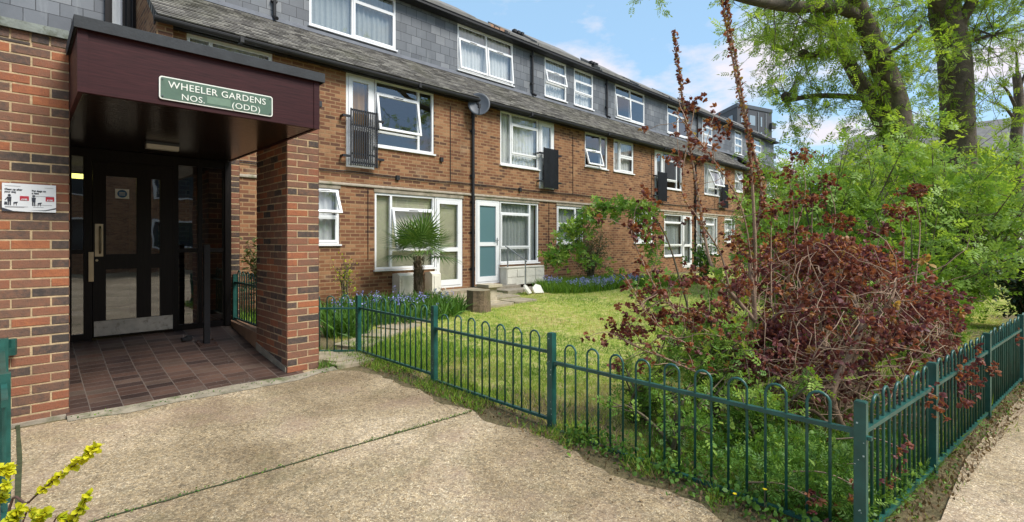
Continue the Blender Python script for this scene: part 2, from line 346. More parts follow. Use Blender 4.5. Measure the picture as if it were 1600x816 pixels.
M['lf_grass'] = leafmat('grass_blade', [(0, (0.08, 0.18, 0.02)), (0.3, (0.16, 0.31, 0.03)), (0.6, (0.36, 0.48, 0.06)), (0.84, (0.56, 0.52, 0.17)), (1, (0.54, 0.44, 0.24))], 0.35, 0.6)
M['lf_weed'] = leafmat('weed_leaf', [(0, (0.05, 0.13, 0.02)), (0.6, (0.13, 0.27, 0.04)), (1, (0.30, 0.42, 0.06))], 0.35)
M['lf_silver'] = leafmat('silver_leaf', [(0, (0.3, 0.33, 0.3)), (1, (0.6, 0.62, 0.58))], 0.2)
M['bluebell'] = leafmat('bluebell_flower', [(0, (0.16, 0.18, 0.52)), (1, (0.42, 0.44, 0.82))], 0.3)
M['yellowflower'] = leafmat('yellow_flower', [(0, (0.7, 0.55, 0.01)), (1, (0.85, 0.7, 0.02))], 0.2)
def barkmat(name, c1, c2, sc=1.0, bs=0.8):
    m, t, b, o = newmat(name); v = posvec(t, (14 * sc, 14 * sc, 0), (0, 0, 5 * sc)); n = noise(t, 1, 8, 0.7, v, 0.8)
    n2 = noise(t, 2.5, 4); c = ramp(t, n, [(0.3, c1), (0.68, c2)]); c = mix(t, c, (0.10, 0.11, 0.04), ramp(t, n2, [(0.52, (0, 0, 0)), (0.8, (0.6, 0.6, 0.6))]))
    t.links.new(c, b.inputs['Base Color']); b.inputs['Roughness'].default_value = 0.92; bump(t, b, n, bs, 0.05); return m
M['bark'] = barkmat('tree_bark', (0.045, 0.036, 0.028), (0.17, 0.135, 0.10))
M['twig'] = barkmat('twig_bark', (0.07, 0.055, 0.035), (0.16, 0.13, 0.08), 3, 0.2)
M['paletwig'] = barkmat('pale_shrub_bark', (0.20, 0.13, 0.09), (0.42, 0.29, 0.20), 3, 0.3)
M['redtwig'] = barkmat('dark_red_stem', (0.06, 0.03, 0.025), (0.14, 0.07, 0.05), 3, 0.2)
M['palmtrunk'] = barkmat('palm_fibre', (0.07, 0.048, 0.03), (0.27, 0.19, 0.12), 3, 0.7)
def groundmat():
    m, t, b, o = newmat('soil_and_turf')
    n = noise(t, 1.1, 6, 0.65); f = noise(t, 45, 5, 0.8); g = noise(t, 8, 5, 0.7)
    soil = ramp(t, f, [(0.3, (0.045, 0.030, 0.018)), (0.5, (0.12, 0.085, 0.05)), (0.72, (0.24, 0.18, 0.11))])
    turf = ramp(t, g, [(0.32, (0.12, 0.19, 0.02)), (0.5, (0.32, 0.37, 0.06)), (0.62, (0.50, 0.44, 0.17)), (0.75, (0.26, 0.19, 0.09))])
    turf = mix(t, turf, ramp(t, f, [(0.3, (0.55, 0.55, 0.55)), (0.7, (1.25, 1.25, 1.25))]), 1.0, 'MULTIPLY')
    # the garden side of the railing is turf, the strip beside the path is soil
    p = N(t, 'ShaderNodeNewGeometry'); s = N(t, 'ShaderNodeSeparateXYZ'); t.links.new(p.outputs['Position'], s.inputs[0])
    k = math_(t, 'MULTIPLY', math_(t, 'SUBTRACT', s.outputs[0], 3.1), 1.6)
    k = math_(t, 'MINIMUM', k, math_(t, 'MULTIPLY', math_(t, 'SUBTRACT', math_(t, 'ADD', s.outputs[1], math_(t, 'MULTIPLY', s.outputs[0], 0.115)), 1.3), 1.2))
    k = math_(t, 'MINIMUM', k, math_(t, 'MULTIPLY', math_(t, 'SUBTRACT', 9.3, s.outputs[1]), 2.0))
    k = math_(t, 'ADD', k, math_(t, 'MULTIPLY', math_(t, 'SUBTRACT', n, 0.5), 3.0))
    k = ramp(t, k, [(0.35, (0.12, 0.12, 0.12)), (0.75, (1, 1, 1))])
    t.links.new(mix(t, soil, turf, k), b.inputs['Base Color']); b.inputs['Roughness'].default_value = 0.95
    bump(t, b, f, 0.8, 0.02); return m
M['ground'] = groundmat()
def aggregate():
    m, t, b, o = newmat('exposed_aggregate_concrete')
    g = N(t, 'ShaderNodeNewGeometry')
    v = N(t, 'ShaderNodeTexVoronoi'); v.inputs['Scale'].default_value = 170; t.links.new(g.outputs['Position'], v.inputs['Vector'])
    sp = N(t, 'ShaderNodeSeparateColor'); t.links.new(v.outputs['Color'], sp.inputs[0])
    peb = ramp(t, sp.outputs[0], [(0, (0.17, 0.13, 0.08)), (0.25, (0.29, 0.225, 0.14)), (0.55, (0.355, 0.29, 0.20)), (0.85, (0.44, 0.37, 0.265)), (1, (0.68, 0.62, 0.49))])
    v2 = N(t, 'ShaderNodeTexVoronoi'); v2.inputs['Scale'].default_value = 60; t.links.new(g.outputs['Position'], v2.inputs['Vector'])
    sp2 = N(t, 'ShaderNodeSeparateColor'); t.links.new(v2.outputs['Color'], sp2.inputs[0])
    peb = mix(t, peb, ramp(t, sp2.outputs[1], [(0, (0.6, 0.6, 0.6)), (0.5, (1, 1, 1)), (1, (1.25, 1.22, 1.15))]), 1.0, 'MULTIPLY')
    paste = noise(t, 20, 5, 0.7)
    c = mix(t, peb, (0.32, 0.265, 0.195), ramp(t, paste, [(0.45, (0, 0, 0)), (0.7, (0.55, 0.55, 0.55))]))
    st = noise(t, 0.8, 6, 0.65, None, 0.5)
    c = mix(t, c, ramp(t, st, [(0.34, (0.60, 0.54, 0.44)), (0.5, (0.97, 0.92, 0.82)), (0.64, (1.3, 1.26, 1.22))]), 1.0, 'MULTIPLY')
    s2 = noise(t, 2.4, 7, 0.72); c = mix(t, c, (0.15, 0.13, 0.065), ramp(t, s2, [(0.53, (0, 0, 0)), (0.72, (0.6, 0.6, 0.6))]))
    s3 = noise(t, 1.3, 4, 0.6, posvec(t, (1, .3, 0), (-.3, 1, .7))); c = mix(t, c, (0.30, 0.20, 0.15), ramp(t, s3, [(0.52, (0, 0, 0)), (0.72, (0.55, 0.55, 0.55))]))
    s4 = noise(t, 7.0, 3, 0.5); c = mix(t, c, (0.075, 0.065, 0.05), ramp(t, s4, [(0.70, (0, 0, 0)), (0.76, (0.7, 0.7, 0.7))]))
    t.links.new(c, b.inputs['Base Color']); b.inputs['Roughness'].default_value = 0.9
    bump(t, b, math_(t, 'ADD', math_(t, 'MULTIPLY', v.outputs['Distance'], -1.0), math_(t, 'MULTIPLY', paste, 0.5)), 0.5, 0.006); return m
M['aggregate'] = aggregate()
M['joint'] = simple('mossy_joint', (0.05, 0.06, 0.025), 0.95, var=0.4, vscale=18, bmp=0.4)
M['slab'] = simple('garden_slab', (0.32, 0.27, 0.19), 0.92, var=0.25, vscale=5, bmp=0.4, bscale=50, grime=((0.15, 0.16, 0.07), 3.5, 0.54))
def emis(name, col, s):
    m, t, b, o = newmat(name); b.inputs['Base Color'].default_value = (*col, 1); b.inputs['Emission Color'].default_value = (*col, 1); b.inputs['Emission Strength'].default_value = s; return m
def flat(name, col, rough=0.5, metal=0): return simple(name, col, rough, metal, var=0.05, vscale=15)
M['signgreen'] = simple('sign_green_enamel', (0.085, 0.145, 0.105), 0.35, var=0.12, vscale=12)
M['signpatch'] = simple('sign_patch', (0.13, 0.21, 0.15), 0.5, var=0.1, vscale=20)
M['signwhite'] = simple('sign_white_enamel', (0.72, 0.74, 0.68), 0.4, var=0.05, vscale=20)
M['noticewhite'] = simple('notice_white', (0.72, 0.74, 0.76), 0.4, var=0.03)
M['noticeink'] = flat('notice_ink', (0.03, 0.035, 0.05)); M['noticered'] = flat('notice_red', (0.45, 0.02, 0.04)); M['noticegrey'] = flat('notice_small_print', (0.3, 0.3, 0.32))
M['blue'] = flat('sticker_blue', (0.03, 0.12, 0.30)); M['towergrey'] = simple('tower_cladding', (0.05, 0.053, 0.062), 0.6, var=0.12, vscale=0.2)

# ------------------------------------------------------------------ ground
def ground():
    xs = np.unique(np.round(np.concatenate([np.arange(-12, 3, 1.0), np.arange(3, 14, 0.2), np.arange(14, 40, 1.0), [-900, -300, -100, -40, 60, 100, 200, 400, 900, 1500]]), 3))
    ys = np.unique(np.round(np.concatenate([np.arange(-3, 10, 0.2), [-1200, -300, -100, -60, -30, -10, 12, 20, 40, 100, 300, 900, 1500]]), 3))
    X, Y = np.meshgrid(xs, ys); Z = gzv(Y)
    inside = np.clip((X - 3.15) * 3, 0, 1) * np.clip((Y + 0.115 * X - 1.0) * 3, 0, 1) * np.clip((9.5 - Y) * 2, 0, 1) * (X < 24)
    Z = Z + inside * (vn(X, Y, 1.3) - 0.5) * 0.05
    V = np.stack([X, Y, Z], -1).reshape(-1, 3); nx = len(xs)
    i = np.arange(len(ys) - 1)[:, None] * nx + np.arange(nx - 1)[None]; i = i.ravel()
    F = np.stack([i, i + 1, i + nx + 1, i + nx], -1)
    tag(np_mesh('ground', V, F, np.full(len(V), .5), M['ground'], None, True), kind='structure')
ground()
def paving():
    ys = np.unique(np.concatenate([np.arange(-24, -1, 0.25), np.arange(-1, 0.45, 0.03), np.arange(0.45, 5.32, 0.07)])); rows = []
    for y in ys:
        j = (vn(y, 3.3, 3) - 0.5) * 0.16 + (vn(y, 8.3, 14) - 0.5) * 0.07
        if y > 0.41: xe = 2.74 + j - max(0, y - 4.3) ** 2 * 0.30
        else: xe = 3 + (0.49 - y) / 0.115 + (vn(y * 30, 1.0, 4) - 0.5) * 0.16
        if 0.30 < y < 0.9: xe = min(xe, 2.74 + max(0, (0.62 - y)) * 3 + j)
        xs = np.concatenate([np.linspace(-9, 0, 5)[:-1], np.linspace(0, min(xe, 60), 24)])
        rows.append(np.stack([xs, np.full(len(xs), y), np.full(len(xs), gz(0, y) + 0.014)], -1))
    nx = len(rows[0]); V = np.concatenate(rows)
    i = (np.arange(len(rows) - 1)[:, None] * nx + np.arange(nx - 1)[None]).ravel()
    F = np.stack([i, i + 1, i + nx + 1, i + nx], -1)
    tag(np_mesh('path', V, F, np.full(len(V), .5), M['aggregate'], None, False), kind='structure')
    # joints between the concrete bays
    mb = MB()
    def joint(a, b, wd, n=40):
        a = np.array(a); b = np.array(b); d = (b - a) / np.linalg.norm(b - a); nn = np.array([-d[1], d[0]]); prev = None
        for k in range(n + 1):
            p = a + (b - a) * k / n + nn * (vn(k * 0.7, a[0]) - 0.5) * 0.012; ww = wd * (0.6 + 0.8 * vn(k * 0.9, 5.5))
            l = p + nn * ww / 2; r = p - nn * ww / 2; z = lambda q: gz(0, q[1]) + 0.019
            if prev is not None: mb.quad((*prev[1], z(prev[1])), (*r, z(r)), (*l, z(l)), (*prev[0], z(prev[0])))
            prev = (l, r)
    joint((2.70, 3.28), (-3, 3.46), 0.014, 90)
    joint((0.0, 5.36), (0.0, 2.2), 0.028, 12)
    joint((6.0, -0.1), (5.6, -4), 0.014, 30)
    tag(mb.build('path_joint', M['joint']), kind='structure')
paving()
# porch tiles: ramp up to the door
def zramp(y): return float(np.interp(y, [5.2, 5.4, 6.34, 7.4], [-1.405, -1.385, -1.285, -1.112]))
def porch_floor():
    mb = MB(); ys = [5.24, 5.4, 5.9, 6.34, 6.9, 7.42]
    for a, b in zip(ys, ys[1:]):
        for k in range(8):
            x0 = 0.27 + k * 0.235; x1 = x0 + 0.235
            e = lambda x: (vn(x, 2.2, 3) - 0.5) * 0.1 if a == 5.24 else 0
            mb.quad((x0, a + e(x0), zramp(a)), (x1, a + e(x1), zramp(a)), (x1, b, zramp(b)), (x0, b, zramp(b)))
    tag(mb.build('porch_pavement', M['paver']), kind='structure')
    m2 = MB(); prev = None
    for k in range(25):
        x = 0.27 + k * 0.092; y1 = 5.30 + (vn(x, 2.2, 3) - .5) * .1; y0 = y1 - 0.05 - 0.14 * vn(x, 1, 3)
        q = ((x, y0, gz(0, y0) + .018), (x, y1, -1.388))
        if prev: m2.quad(prev[0], q[0], q[1], prev[1])
        prev = q
    tag(m2.build('threshold_kerb', simple('mossy_threshold', (0.27, 0.235, 0.175), .92, var=.35, vscale=11, bmp=.5, bscale=50, grime=((0.10, 0.115, 0.045), 6, 0.50))), kind='structure')
porch_floor()
# stepping path across the garden and slabs by the doors
def slabs():
    mb = MB()
    def slab(cx, cy, w_, d_, rot, h=0.03, ex=0.0):
        c, s = math.cos(rot), math.sin(rot); pts = []
        for k in range(12):
            th = 2 * math.pi * k / 12; a = math.copysign(abs(math.cos(th)) ** 0.35, math.cos(th)) * w_ / 2; b = math.copysign(abs(math.sin(th)) ** 0.35, math.sin(th)) * d_ / 2
            pts.append((cx + a * c - b * s, cy + a * s + b * c))
        z = gz(0, cy); mb.prism(pts, 'z', z - 0.05, z + h)
    for i in range(9):
        t_ = i / 8; x = 2.75 + 3.9 * t_; y = 5.75 + 2.3 * t_ ** 0.8
        slab(x, y, 0.55, 0.5 + 0.1 * random.random(), 0.45 + random.uniform(-.2, .2), 0.028 + 0.008 * random.random())
    for x, y, a, b in ((2.75, 5.45, .5, .3), (2.55, 5.9, .4, .5), (7.0, 8.15, .9, .5), (7.8, 8.3, .8, .6), (6.9, 7.6, .8, .6), (7.7, 7.65, .7, .6)): slab(x, y, a, b, random.uniform(-.05, .05), 0.035)
    tag(mb.build('garden_path', M['slab']), kind='structure')
slabs()

# ------------------------------------------------------------------ building helpers
def wall_open(mb, x0, x1, z0, z1, Y, ops, thick=0.1, m=0, mr=0):
    xs = sorted({x0, x1} | {o[0] for o in ops} | {o[1] for o in ops}); zs = sorted({z0, z1} | {o[2] for o in ops} | {o[3] for o in ops})
    xs = [x for x in xs if x0 <= x <= x1]; zs = [z for z in zs if z0 <= z <= z1]
    for a, b in zip(xs, xs[1:]):
        for c, d in zip(zs, zs[1:]):
            cx, cz = (a + b) / 2, (c + d) / 2
            if any(o[0] < cx < o[1] and o[2] < cz < o[3] for o in ops): continue
            mb.quad((a, Y, c), (b, Y, c), (b, Y, d), (a, Y, d), m=m)
    for a, b, c, d in ops:
        Y2 = Y + thick
        mb.quad((a, Y, c), (a, Y2, c), (a, Y2, d), (a, Y, d), m=mr); mb.quad((b, Y, c), (b, Y, d), (b, Y2, d), (b, Y2, c), m=mr)
        mb.quad((a, Y, d), (a, Y2, d), (b, Y2, d), (b, Y, d), m=mr); mb.quad((a, Y, c), (b, Y, c), (b, Y2, c), (a, Y2, c), m=mr)
def bars(mb, x0, x1, z0, z1, wd, y0, y1, M_=None, m=0):
    mb.box(x0, x1, y0, y1, z1 - wd, z1, M=M_, m=m); mb.box(x0, x1, y0, y1, z0, z0 + wd, M=M_, m=m)
    mb.box(x0, x0 + wd, y0, y1, z0 + wd, z1 - wd, M=M_, m=m); mb.box(x1 - wd, x1, y0, y1, z0 + wd, z1 - wd, M=M_, m=m)
def curtain(parent, x0, x1, z0, z1, Y, kind):
    mb = MB()
    if kind in ('net', 'greyc', 'gold'):
        n = max(8, int((x1 - x0) / 0.025)); ph = random.random() * 6
        for i in range(n):
            f = lambda k: Y + 0.018 * math.sin(k * 1.25 + ph) + 0.01 * math.sin(k * 0.41 + ph)
            a = x0 + (x1 - x0) * i / n; b = x0 + (x1 - x0) * (i + 1) / n
            mb.quad((a, f(i), z0), (b, f(i + 1), z0), (b, f(i + 1), z1), (a, f(i), z1))
        return mb.build('curtain', M[kind], parent)
    if kind == 'blind':
        z = z1
        while z > z0 + 0.03:
            mb.quad((x0, Y - .02, z), (x1, Y - .02, z), (x1, Y, z - 0.060), (x0, Y, z - 0.060)); z -= 0.055
        return mb.build('blind', M['cream'], parent)
def window(parent, x0, x1, z0, z1, Y, cols, cur='net', sill=True, mat='white', glass='glass', label=None, name='window', curx=None):
    fr = MB(); gl = MB(); W = x1 - x0; fw = 0.05; y0, y1 = Y + 0.015, Y + 0.075
    bars(fr, x0, x1, z0, z1, fw, y0, y1)
    tot = sum(c[0] for c in cols); ix0, ix1 = x0 + fw, x1 - fw; x = ix0; sashes = []
    mw = 0.055
    avail = (ix1 - ix0) - mw * (len(cols) - 1)
    for ci, (cw, rows) in enumerate(cols):
        a = x; b = x + avail * cw / tot; x = b + mw
        if ci < len(cols) - 1: fr.box(b, b + mw, y0 + .002, y1 - .002, z0 + fw, z1 - fw)
        rt = sum(r[0] for r in rows); hav = (z1 - z0 - 2 * fw) - 0.045 * (len(rows) - 1); z = z1 - fw
        for ri, r in enumerate(rows):
            d = z; c = z - hav * r[0] / rt; z = c - 0.045
            if ri < len(rows) - 1: fr.box(a, b, y0 + .002, y1 - .002, c - 0.045, c)
            k = r[1] if len(r) > 1 else 'f'
            if k == 'f': gl.quad((a, Y + .045, c), (b, Y + .045, c), (b, Y + .045, d), (a, Y + .045, d))
            elif k == 's':      # closed casement with its own thicker sash
                bars(fr, a - .012, b + .012, c - .012, d + .012, 0.045, Y + .004, Y + .03)
                gl.quad((a, Y + .02, c), (b, Y + .02, c), (b, Y + .02, d), (a, Y + .02, d))
            else: sashes.append((a, b, c, d, r[2] if len(r) > 2 else 14, k))
    f = fr.build(name, M[mat], parent)
    if label: f['label'] = label
    gl.build('pane', M[glass], f)
    for a, b, c, d, an, k in sashes:
        s = MB()
        if k == 'o': Mx = Matrix.Translation((0, Y + .01, d + .015)) @ Matrix.Rotation(R(-an), 4, 'X')
        else: Mx = Matrix.Translation((0, Y + .01, d + .015)) @ Matrix.Rotation(0, 4, 'X')
        h = d - c + .03
        bars(s, a - .012, b + .012, -h, 0, 0.05, -0.02, 0.025, Mx, 0)
        q = [Mx @ Vector(p) for p in ((a, 0, -h + .05), (b, 0, -h + .05), (b, 0, -.05), (a, 0, -.05))]
        s.quad(*q, m=1); s.box((a + b) / 2 - .12, (a + b) / 2 + .12, -0.028, -0.0205, -0.035, -0.022, M=Mx, m=2)
        s.build('sash', [M[mat], M[glass], M['black']], f)
    if cur: curtain(f, *(curx or (x0 + .03, x1 - .03)), z0 + .03, z1 - .03, Y + .14, cur)
    if sill:
        s = MB(); s.box(x0 - .03, x1 + .03, Y - .045, Y + .012, z0 - .035, z0 - .003); s.build('sill', M[mat], f)
    return f
def door(parent, x0, x1, z0, z1, Y, hinge=1, mid=0.45, glass='glass', cur=None, label=None, tr=True):
    fr = MB(); bars(fr, x0, x1, z0, z1, 0.05, Y + .012, Y + .08); a, b, c, d = x0 + .055, x1 - .055, z0 + .055, z1 - .055
    zm = c + (d - c) * mid
    fr.box(a, b, Y + .0, Y + .05, d - .1, d - .001); fr.box(a, b, Y + .0, Y + .05, c + .001, c + .13)
    fr.box(a, a + .09, Y + .0, Y + .05, c + .13, d - .1); fr.box(b - .09, b, Y + .0, Y + .05, c + .13, d - .1); fr.box(a + .09, b - .09, Y + .002, Y + .048, zm - .05, zm + .05)
    f = fr.build('door', M['white'], parent)
    if label: f['label'] = label
    g = MB()
    for p, q in ((c + .13, zm - .05), (zm + .05, d - .1)): g.quad((a + .09, Y + .03, p), (b - .09, Y + .03, p), (b - .09, Y + .03, q), (a + .09, Y + .03, q))
    g.build('pane', M[glass], f)
    h = MB(); hx = a + .045 if hinge > 0 else b - .045
    h.box(hx - .012, hx + .012, Y - .012, Y + .0, zm - .03, zm + .16); h.box(hx - .01, hx + .11 * hinge if hinge > 0 else hx + .01, Y - .045, Y - .03, zm + .09, zm + .11) if hinge > 0 else h.box(hx - .11, hx + .01, Y - .045, Y - .03, zm + .09, zm + .11)
    h.box(hx - .008, hx + .008, Y - .04, Y - .01, zm + .092, zm + .108); h.build('handle', M['steel'], f)
    if cur: curtain(f, a + .05, b - .05, c + .1, d - .05, Y + .12, cur)
    return f
def guard(parent, x0, x1, z0, z1, Y, solid=False):
    g = MB(); ya = Y - .12
    for z in (z0 + .06, z0 + .24, z1 - .32, z1 - .02): g.box(x0, x1, ya - .006, ya + .006, z - .018, z + .018)
    n = 13
    for i in range(n):
        x = x0 + (x1 - x0) * i / (n - 1); g.box(x - .0155, x + .0155, ya - .02, ya - .008, z0, z1)
    g.box(x0 - .006, x0 + .012, ya - .022, ya + .01, z0 - .01, z1 + .01); g.box(x1 - .012, x1 + .006, ya - .022, ya + .01, z0 - .01, z1 + .01)
    if solid: g.box(x0 + .01, x1 - .01, ya + .010, ya + .016, z0 + .01, z1 - .01)
    for x, s in ((x0, -1), (x1, 1)):
        for z in (z0 + .18, z1 - .16): g.box(min(x, x + s * .17), max(x, x + s * .17), ya - .015, ya + .02, z - .022, z + .022); g.box(x + s * .15 - .02, x + s * .15 + .02, ya, Y + .01, z - .02, z + .02)
    return g.build('balcony_guard', M['blackmetal'], parent)

# ------------------------------------------------------------------ brick terrace
FY = 9.6; SY = 10.8
small_l = [(0.85, [(1, 's'), (1, 's')]), (0.30, [(1,)])]
def terrace():
    T = empty('brick_terrace', (13, FY, -1.25), 'long three storey terrace of orange brown brick with slate hung top floor and white windows', 'terrace')
    up = dict(A=(1.96, 3.30, 2.32, 3.40), B=(4.72, 6.88, 1.50, 3.42), C=(8.99, 11.15, 1.48, 3.42), D=(12.61, 13.82, 2.33, 3.40), E=(14.18, 15.40, 2.33, 3.40),
              F=(16.84, 18.95, 1.48, 3.38), G=(20.98, 23.10, 1.48, 3.38), H=(24.22, 25.2, 2.33, 3.35))
    lo = dict(G0=(3.36, 4.58, -0.07, 1.03), G1=(5.36, 7.73, -1.12, 1.02), G2=(8.14, 10.47, -1.10, 1.04), G3=(11.26, 12.52, -0.08, 1.03), G4=(15.44, 16.70, -0.08, 1.03),
              G5=(17.55, 19.85, -1.10, 1.03), G6=(20.15, 22.30, -1.10, 1.03), G7=(23.05, 24.28, -0.08, 1.03))
    # L-shaped units (door to one side): openings as two rectangles
    ops = []
    for k, (a, b, c, d) in {**up, **lo}.items():
        if k in 'BF' : ops += [(a, a + .64, c, d), (a + .64, b, 2.0, d)]
        elif k in 'CG': ops += [(a, b - .66, 2.0, d), (b - .66, b, c, d)]
        elif k in ('G1', 'G5'): ops += [(a, b - .83, -0.62, d), (b - .83, b, c, d)]
        elif k in ('G2', 'G6'): ops += [(a, a + .84, c, d), (a + .84, b, -0.60, d)]
        else: ops.append((a, b, c, d))
    x0, x1 = 1.53, 25.35
    wl = MB(); wall_open(wl, x0, x1, -1.4, 3.45, FY, ops)
    # gable, following the roof slopes
    for gx in (x0, x1):
        wl.poly([(gx, FY, -1.4), (gx, FY, 3.62), (gx, SY, 4.5), (gx, SY, 5.95), (gx, 14.0, 8.0), (gx, 17.4, 6.0), (gx, 17.4, -1.4)])
    # corbelled brick at the foot of the left gable
    wl.box(x0 - .002, x0 + .22, FY - .12, FY - .003, 3.16, 3.42); wl.box(x0 - .002, x0 + .22, FY - .06, FY - .003, 3.0, 3.16)
    # second block beyond the gap
    wl2 = []
    ops2 = [(28.44, 29.65, 2.33, 3.32), (30.7, 32.6, 2.0, 3.35), (28.6, 29.8, -.08, 1.03), (30.7, 32.7, -.6, 1.03)]
    wall_open(wl, 27.7, 33.2, -1.4, 3.45, FY, ops2)
    wl.quad((27.7, FY, -1.4), (27.7, 17.4, -1.4), (27.7, 17.4, 4.0), (27.7, FY, 3.55)); wl.poly([(33.2, FY, -1.4), (33.2, FY, 3.6), (33.2, SY, 4.5), (33.2, SY, 5.95), (33.2, 14, 8), (33.2, 17.4, 6), (33.2, 17.4, -1.4)])
    wall_open(wl, x1, 27.7, -1.4, 4.6, 11.2, [(25.6, 26.6, -1.1, 1.1)])
    wl.quad((x0, 17.4, -1.4), (33.2, 17.4, -1.4), (33.2, 17.4, 6), (x0, 17.4, 6))
    wl.build('wall', M['facade'], T)
    # dark passage door in the gap
    dd = MB(); dd.box(25.6, 26.6, 11.22, 11.27, -1.1, 1.1); dd.box(25.7, 26.5, 11.205, 11.22, -.1, .9); pd = dd.build('door', M['darkwood'], T); pd['label'] = 'dark wooden door in the gap between the two blocks'
    cn_ = MB(); cn_.box(25.35, 27.7, 10.4, 11.2, 1.25, 1.42); cn_.build('passage_canopy', M['coping'], T)
    # rooms behind the windows
    it = MB()
    for z in (1.25, 3.62): it.box(x0 + .01, 33.1, FY + .11, 17.3, z - .08, z + .08)
    it.box(x0 + .01, 33.1, FY + .11, 17.3, -1.3, -1.12)
    it.quad((x0 + .01, 12.6, -1.1), (33.1, 12.6, -1.1), (33.1, 12.6, 6), (x0 + .01, 12.6, 6))
    for xx in (4.0, 7.95, 11.2, 14.0, 16.2, 20.0, 23.0, 27.75): it.box(xx, xx + .06, FY + .11, 12.6, -1.1, 3.5); it.box(xx, xx + .06, SY + .11, 12.6, 3.7, 5.9)
    it.quad((x0 + .01, SY + .11, 5.85), (33.1, SY + .11, 5.85), (33.1, 12.6, 5.85), (x0 + .01, 12.6, 5.85))
    it.build('interior', M['interior'], T)
    # first floor: window plus door units
    big = [(1.05, [(0.24,), (0.86, 'o', 10), (0.28,)]), (0.34, [(1,)])]
    bigc = [(1.05, [(0.24,), (0.86, 's'), (0.28,)]), (0.34, [(1,)])]
    window(T, 1.96, 3.30, 2.32, 3.40, FY, [(0.3, [(1,)]), (1, [(1,), (1,)])], 'net')
    door(T, 4.72, 5.36, 1.50, 3.42, FY, 1, 0.42, cur='gold'); guard(T, 4.76, 5.34, 1.52, 2.66, FY)
    window(T, 5.36, 6.88, 2.0, 3.42, FY, big, None, label='first floor window with its wide pane tilted open beside the barred door')
    window(T, 8.99, 10.49, 2.0, 3.42, FY, bigc[::-1], 'net'); door(T, 10.49, 11.15, 1.48, 3.42, FY, -1, 0.42, cur='net'); guard(T, 10.56, 11.16, 1.49, 2.62, FY, True)
    window(T, 12.61, 13.82, 2.33, 3.40, FY, [(0.85, [(1, 'f'), (1, 'o', 16)]), (0.30, [(1,)])], None)
    window(T, 14.18, 15.40, 2.33, 3.40, FY, [(0.30, [(1,)]), (0.85, [(1, 's'), (1, 's')])], 'net')
    door(T, 16.84, 17.48, 1.48, 3.38, FY, 1, 0.42, cur='greyc'); guard(T, 16.87, 17.5, 1.48, 2.55, FY, True)
    window(T, 17.48, 18.95, 2.0, 3.38, FY, bigc, None)
    window(T, 20.98, 22.44, 2.0, 3.38, FY, [(0.34, [(1,)]), (1.05, [(0.24,), (0.86, 'o', 22), (0.28,)])], 'net'); door(T, 22.44, 23.10, 1.48, 3.38, FY, -1, 0.42, cur='net'); guard(T, 22.5, 23.12, 1.48, 2.55, FY, True)
    window(T, 24.22, 25.2, 2.33, 3.35, FY, [(0.7, [(1, 'o', 20), (1, 's')]), (0.25, [(1,)])], 'net')
    window(T, 28.44, 29.65, 2.33, 3.32, FY, [(1, [(1, 'o', 24), (1, 's')])], 'net'); window(T, 30.7, 32.6, 2.0, 3.35, FY, bigc, 'net')
    # ground floor
    window(T, 3.36, 4.58, -.07, 1.03, FY, [(0.5, [(1, 's'), (1, 's')]), (0.5, [(1, 'o', 26), (1, 's')])], 'net', label='ground floor window with its upper light propped open beside the pillar')
    window(T, 5.36, 6.90, -.62, 1.02, FY, [(0.32, [(1,)]), (1.05, [(0.26,), (0.9, 'o', 12), (0.36,)])], 'blind', label='ground floor window with cream blinds behind the palm')
    door(T, 6.90, 7.73, -1.12, 1.02, FY, 1, 0.42, cur='blind')
    door(T, 8.14, 8.98, -1.10, 1.04, FY, -1, 0.47, glass='tealglass', label='white door with two teal obscured panes')
    window(T, 8.98, 10.47, -.60, 1.04, FY, [(1.05, [(0.26,), (0.95, 's'), (0.36,)]), (0.26, [(1,)])], 'greyc')
    window(T, 11.26, 12.52, -.08, 1.03, FY, [(0.85, [(1, 's'), (1, 's')]), (0.30, [(1,)])], 'greyc')
    window(T, 15.44, 16.70, -.08, 1.03, FY, [(0.3, [(1,)]), (.85, [(1, 's'), (1, 's')])], 'net')
    window(T, 17.55, 19.02, -.60, 1.03, FY, [(1, [(0.26,), (0.95, 's'), (0.36,)])], 'greyc'); door(T, 19.02, 19.85, -1.10, 1.03, FY, 1, .42, cur='greyc')
    door(T, 20.15, 20.99, -1.10, 1.03, FY, -1, .42, cur='greyc'); window(T, 20.99, 22.30, -.60, 1.03, FY, [(1.05, [(0.26,), (0.95, 's'), (0.36,)]), (0.26, [(1,)])], 'net')
    window(T, 23.05, 24.28, -.08, 1.03, FY, [(.85, [(1, 's'), (1, 's')]), (0.3, [(1,)])], 'net')
    window(T, 28.6, 29.8, -.08, 1.03, FY, small_l, 'net'); window(T, 30.7, 32.7, -.6, 1.03, FY, bigc, 'net')
    # slate hung top storey
    sw = [(4.47, 6.60), (8.52, 10.64), (12.07, 13.16), (13.58, 14.66), (16.04, 18.14), (20.0, 21.9), (23.39, 24.48), (27.23, 28.25), (30.0, 31.1)]
    st = MB(); sops = [(a, b, 4.66, 5.92) for a, b in sw]; wall_open(st, x0, 33.2, 4.3, 5.97, SY, sops, 0.08)
    st.build('slate_cladding', M['slate'], T)
    two = lambda k: [(1, [(0.34,), (0.9, k, 5)]), (1, [(0.34,), (0.9, k, 5)])]
    one = lambda k: [(1, [(0.36,), (0.4, k, 12), (0.42,)])]
    L = [[(0.8, [(1,)]), (0.9, [(0.34,), (0.9, 's')])], two('o'), one('o'), one('s'), [(1, [(0.34,), (0.9, 'o', 4)]), (1, [(0.34,), (0.9, 's')])], two('s'), one('s'), one('s'), one('s')]
    cu = ['greyc', 'net', 'net', 'net', None, None, 'net', 'net', 'net']
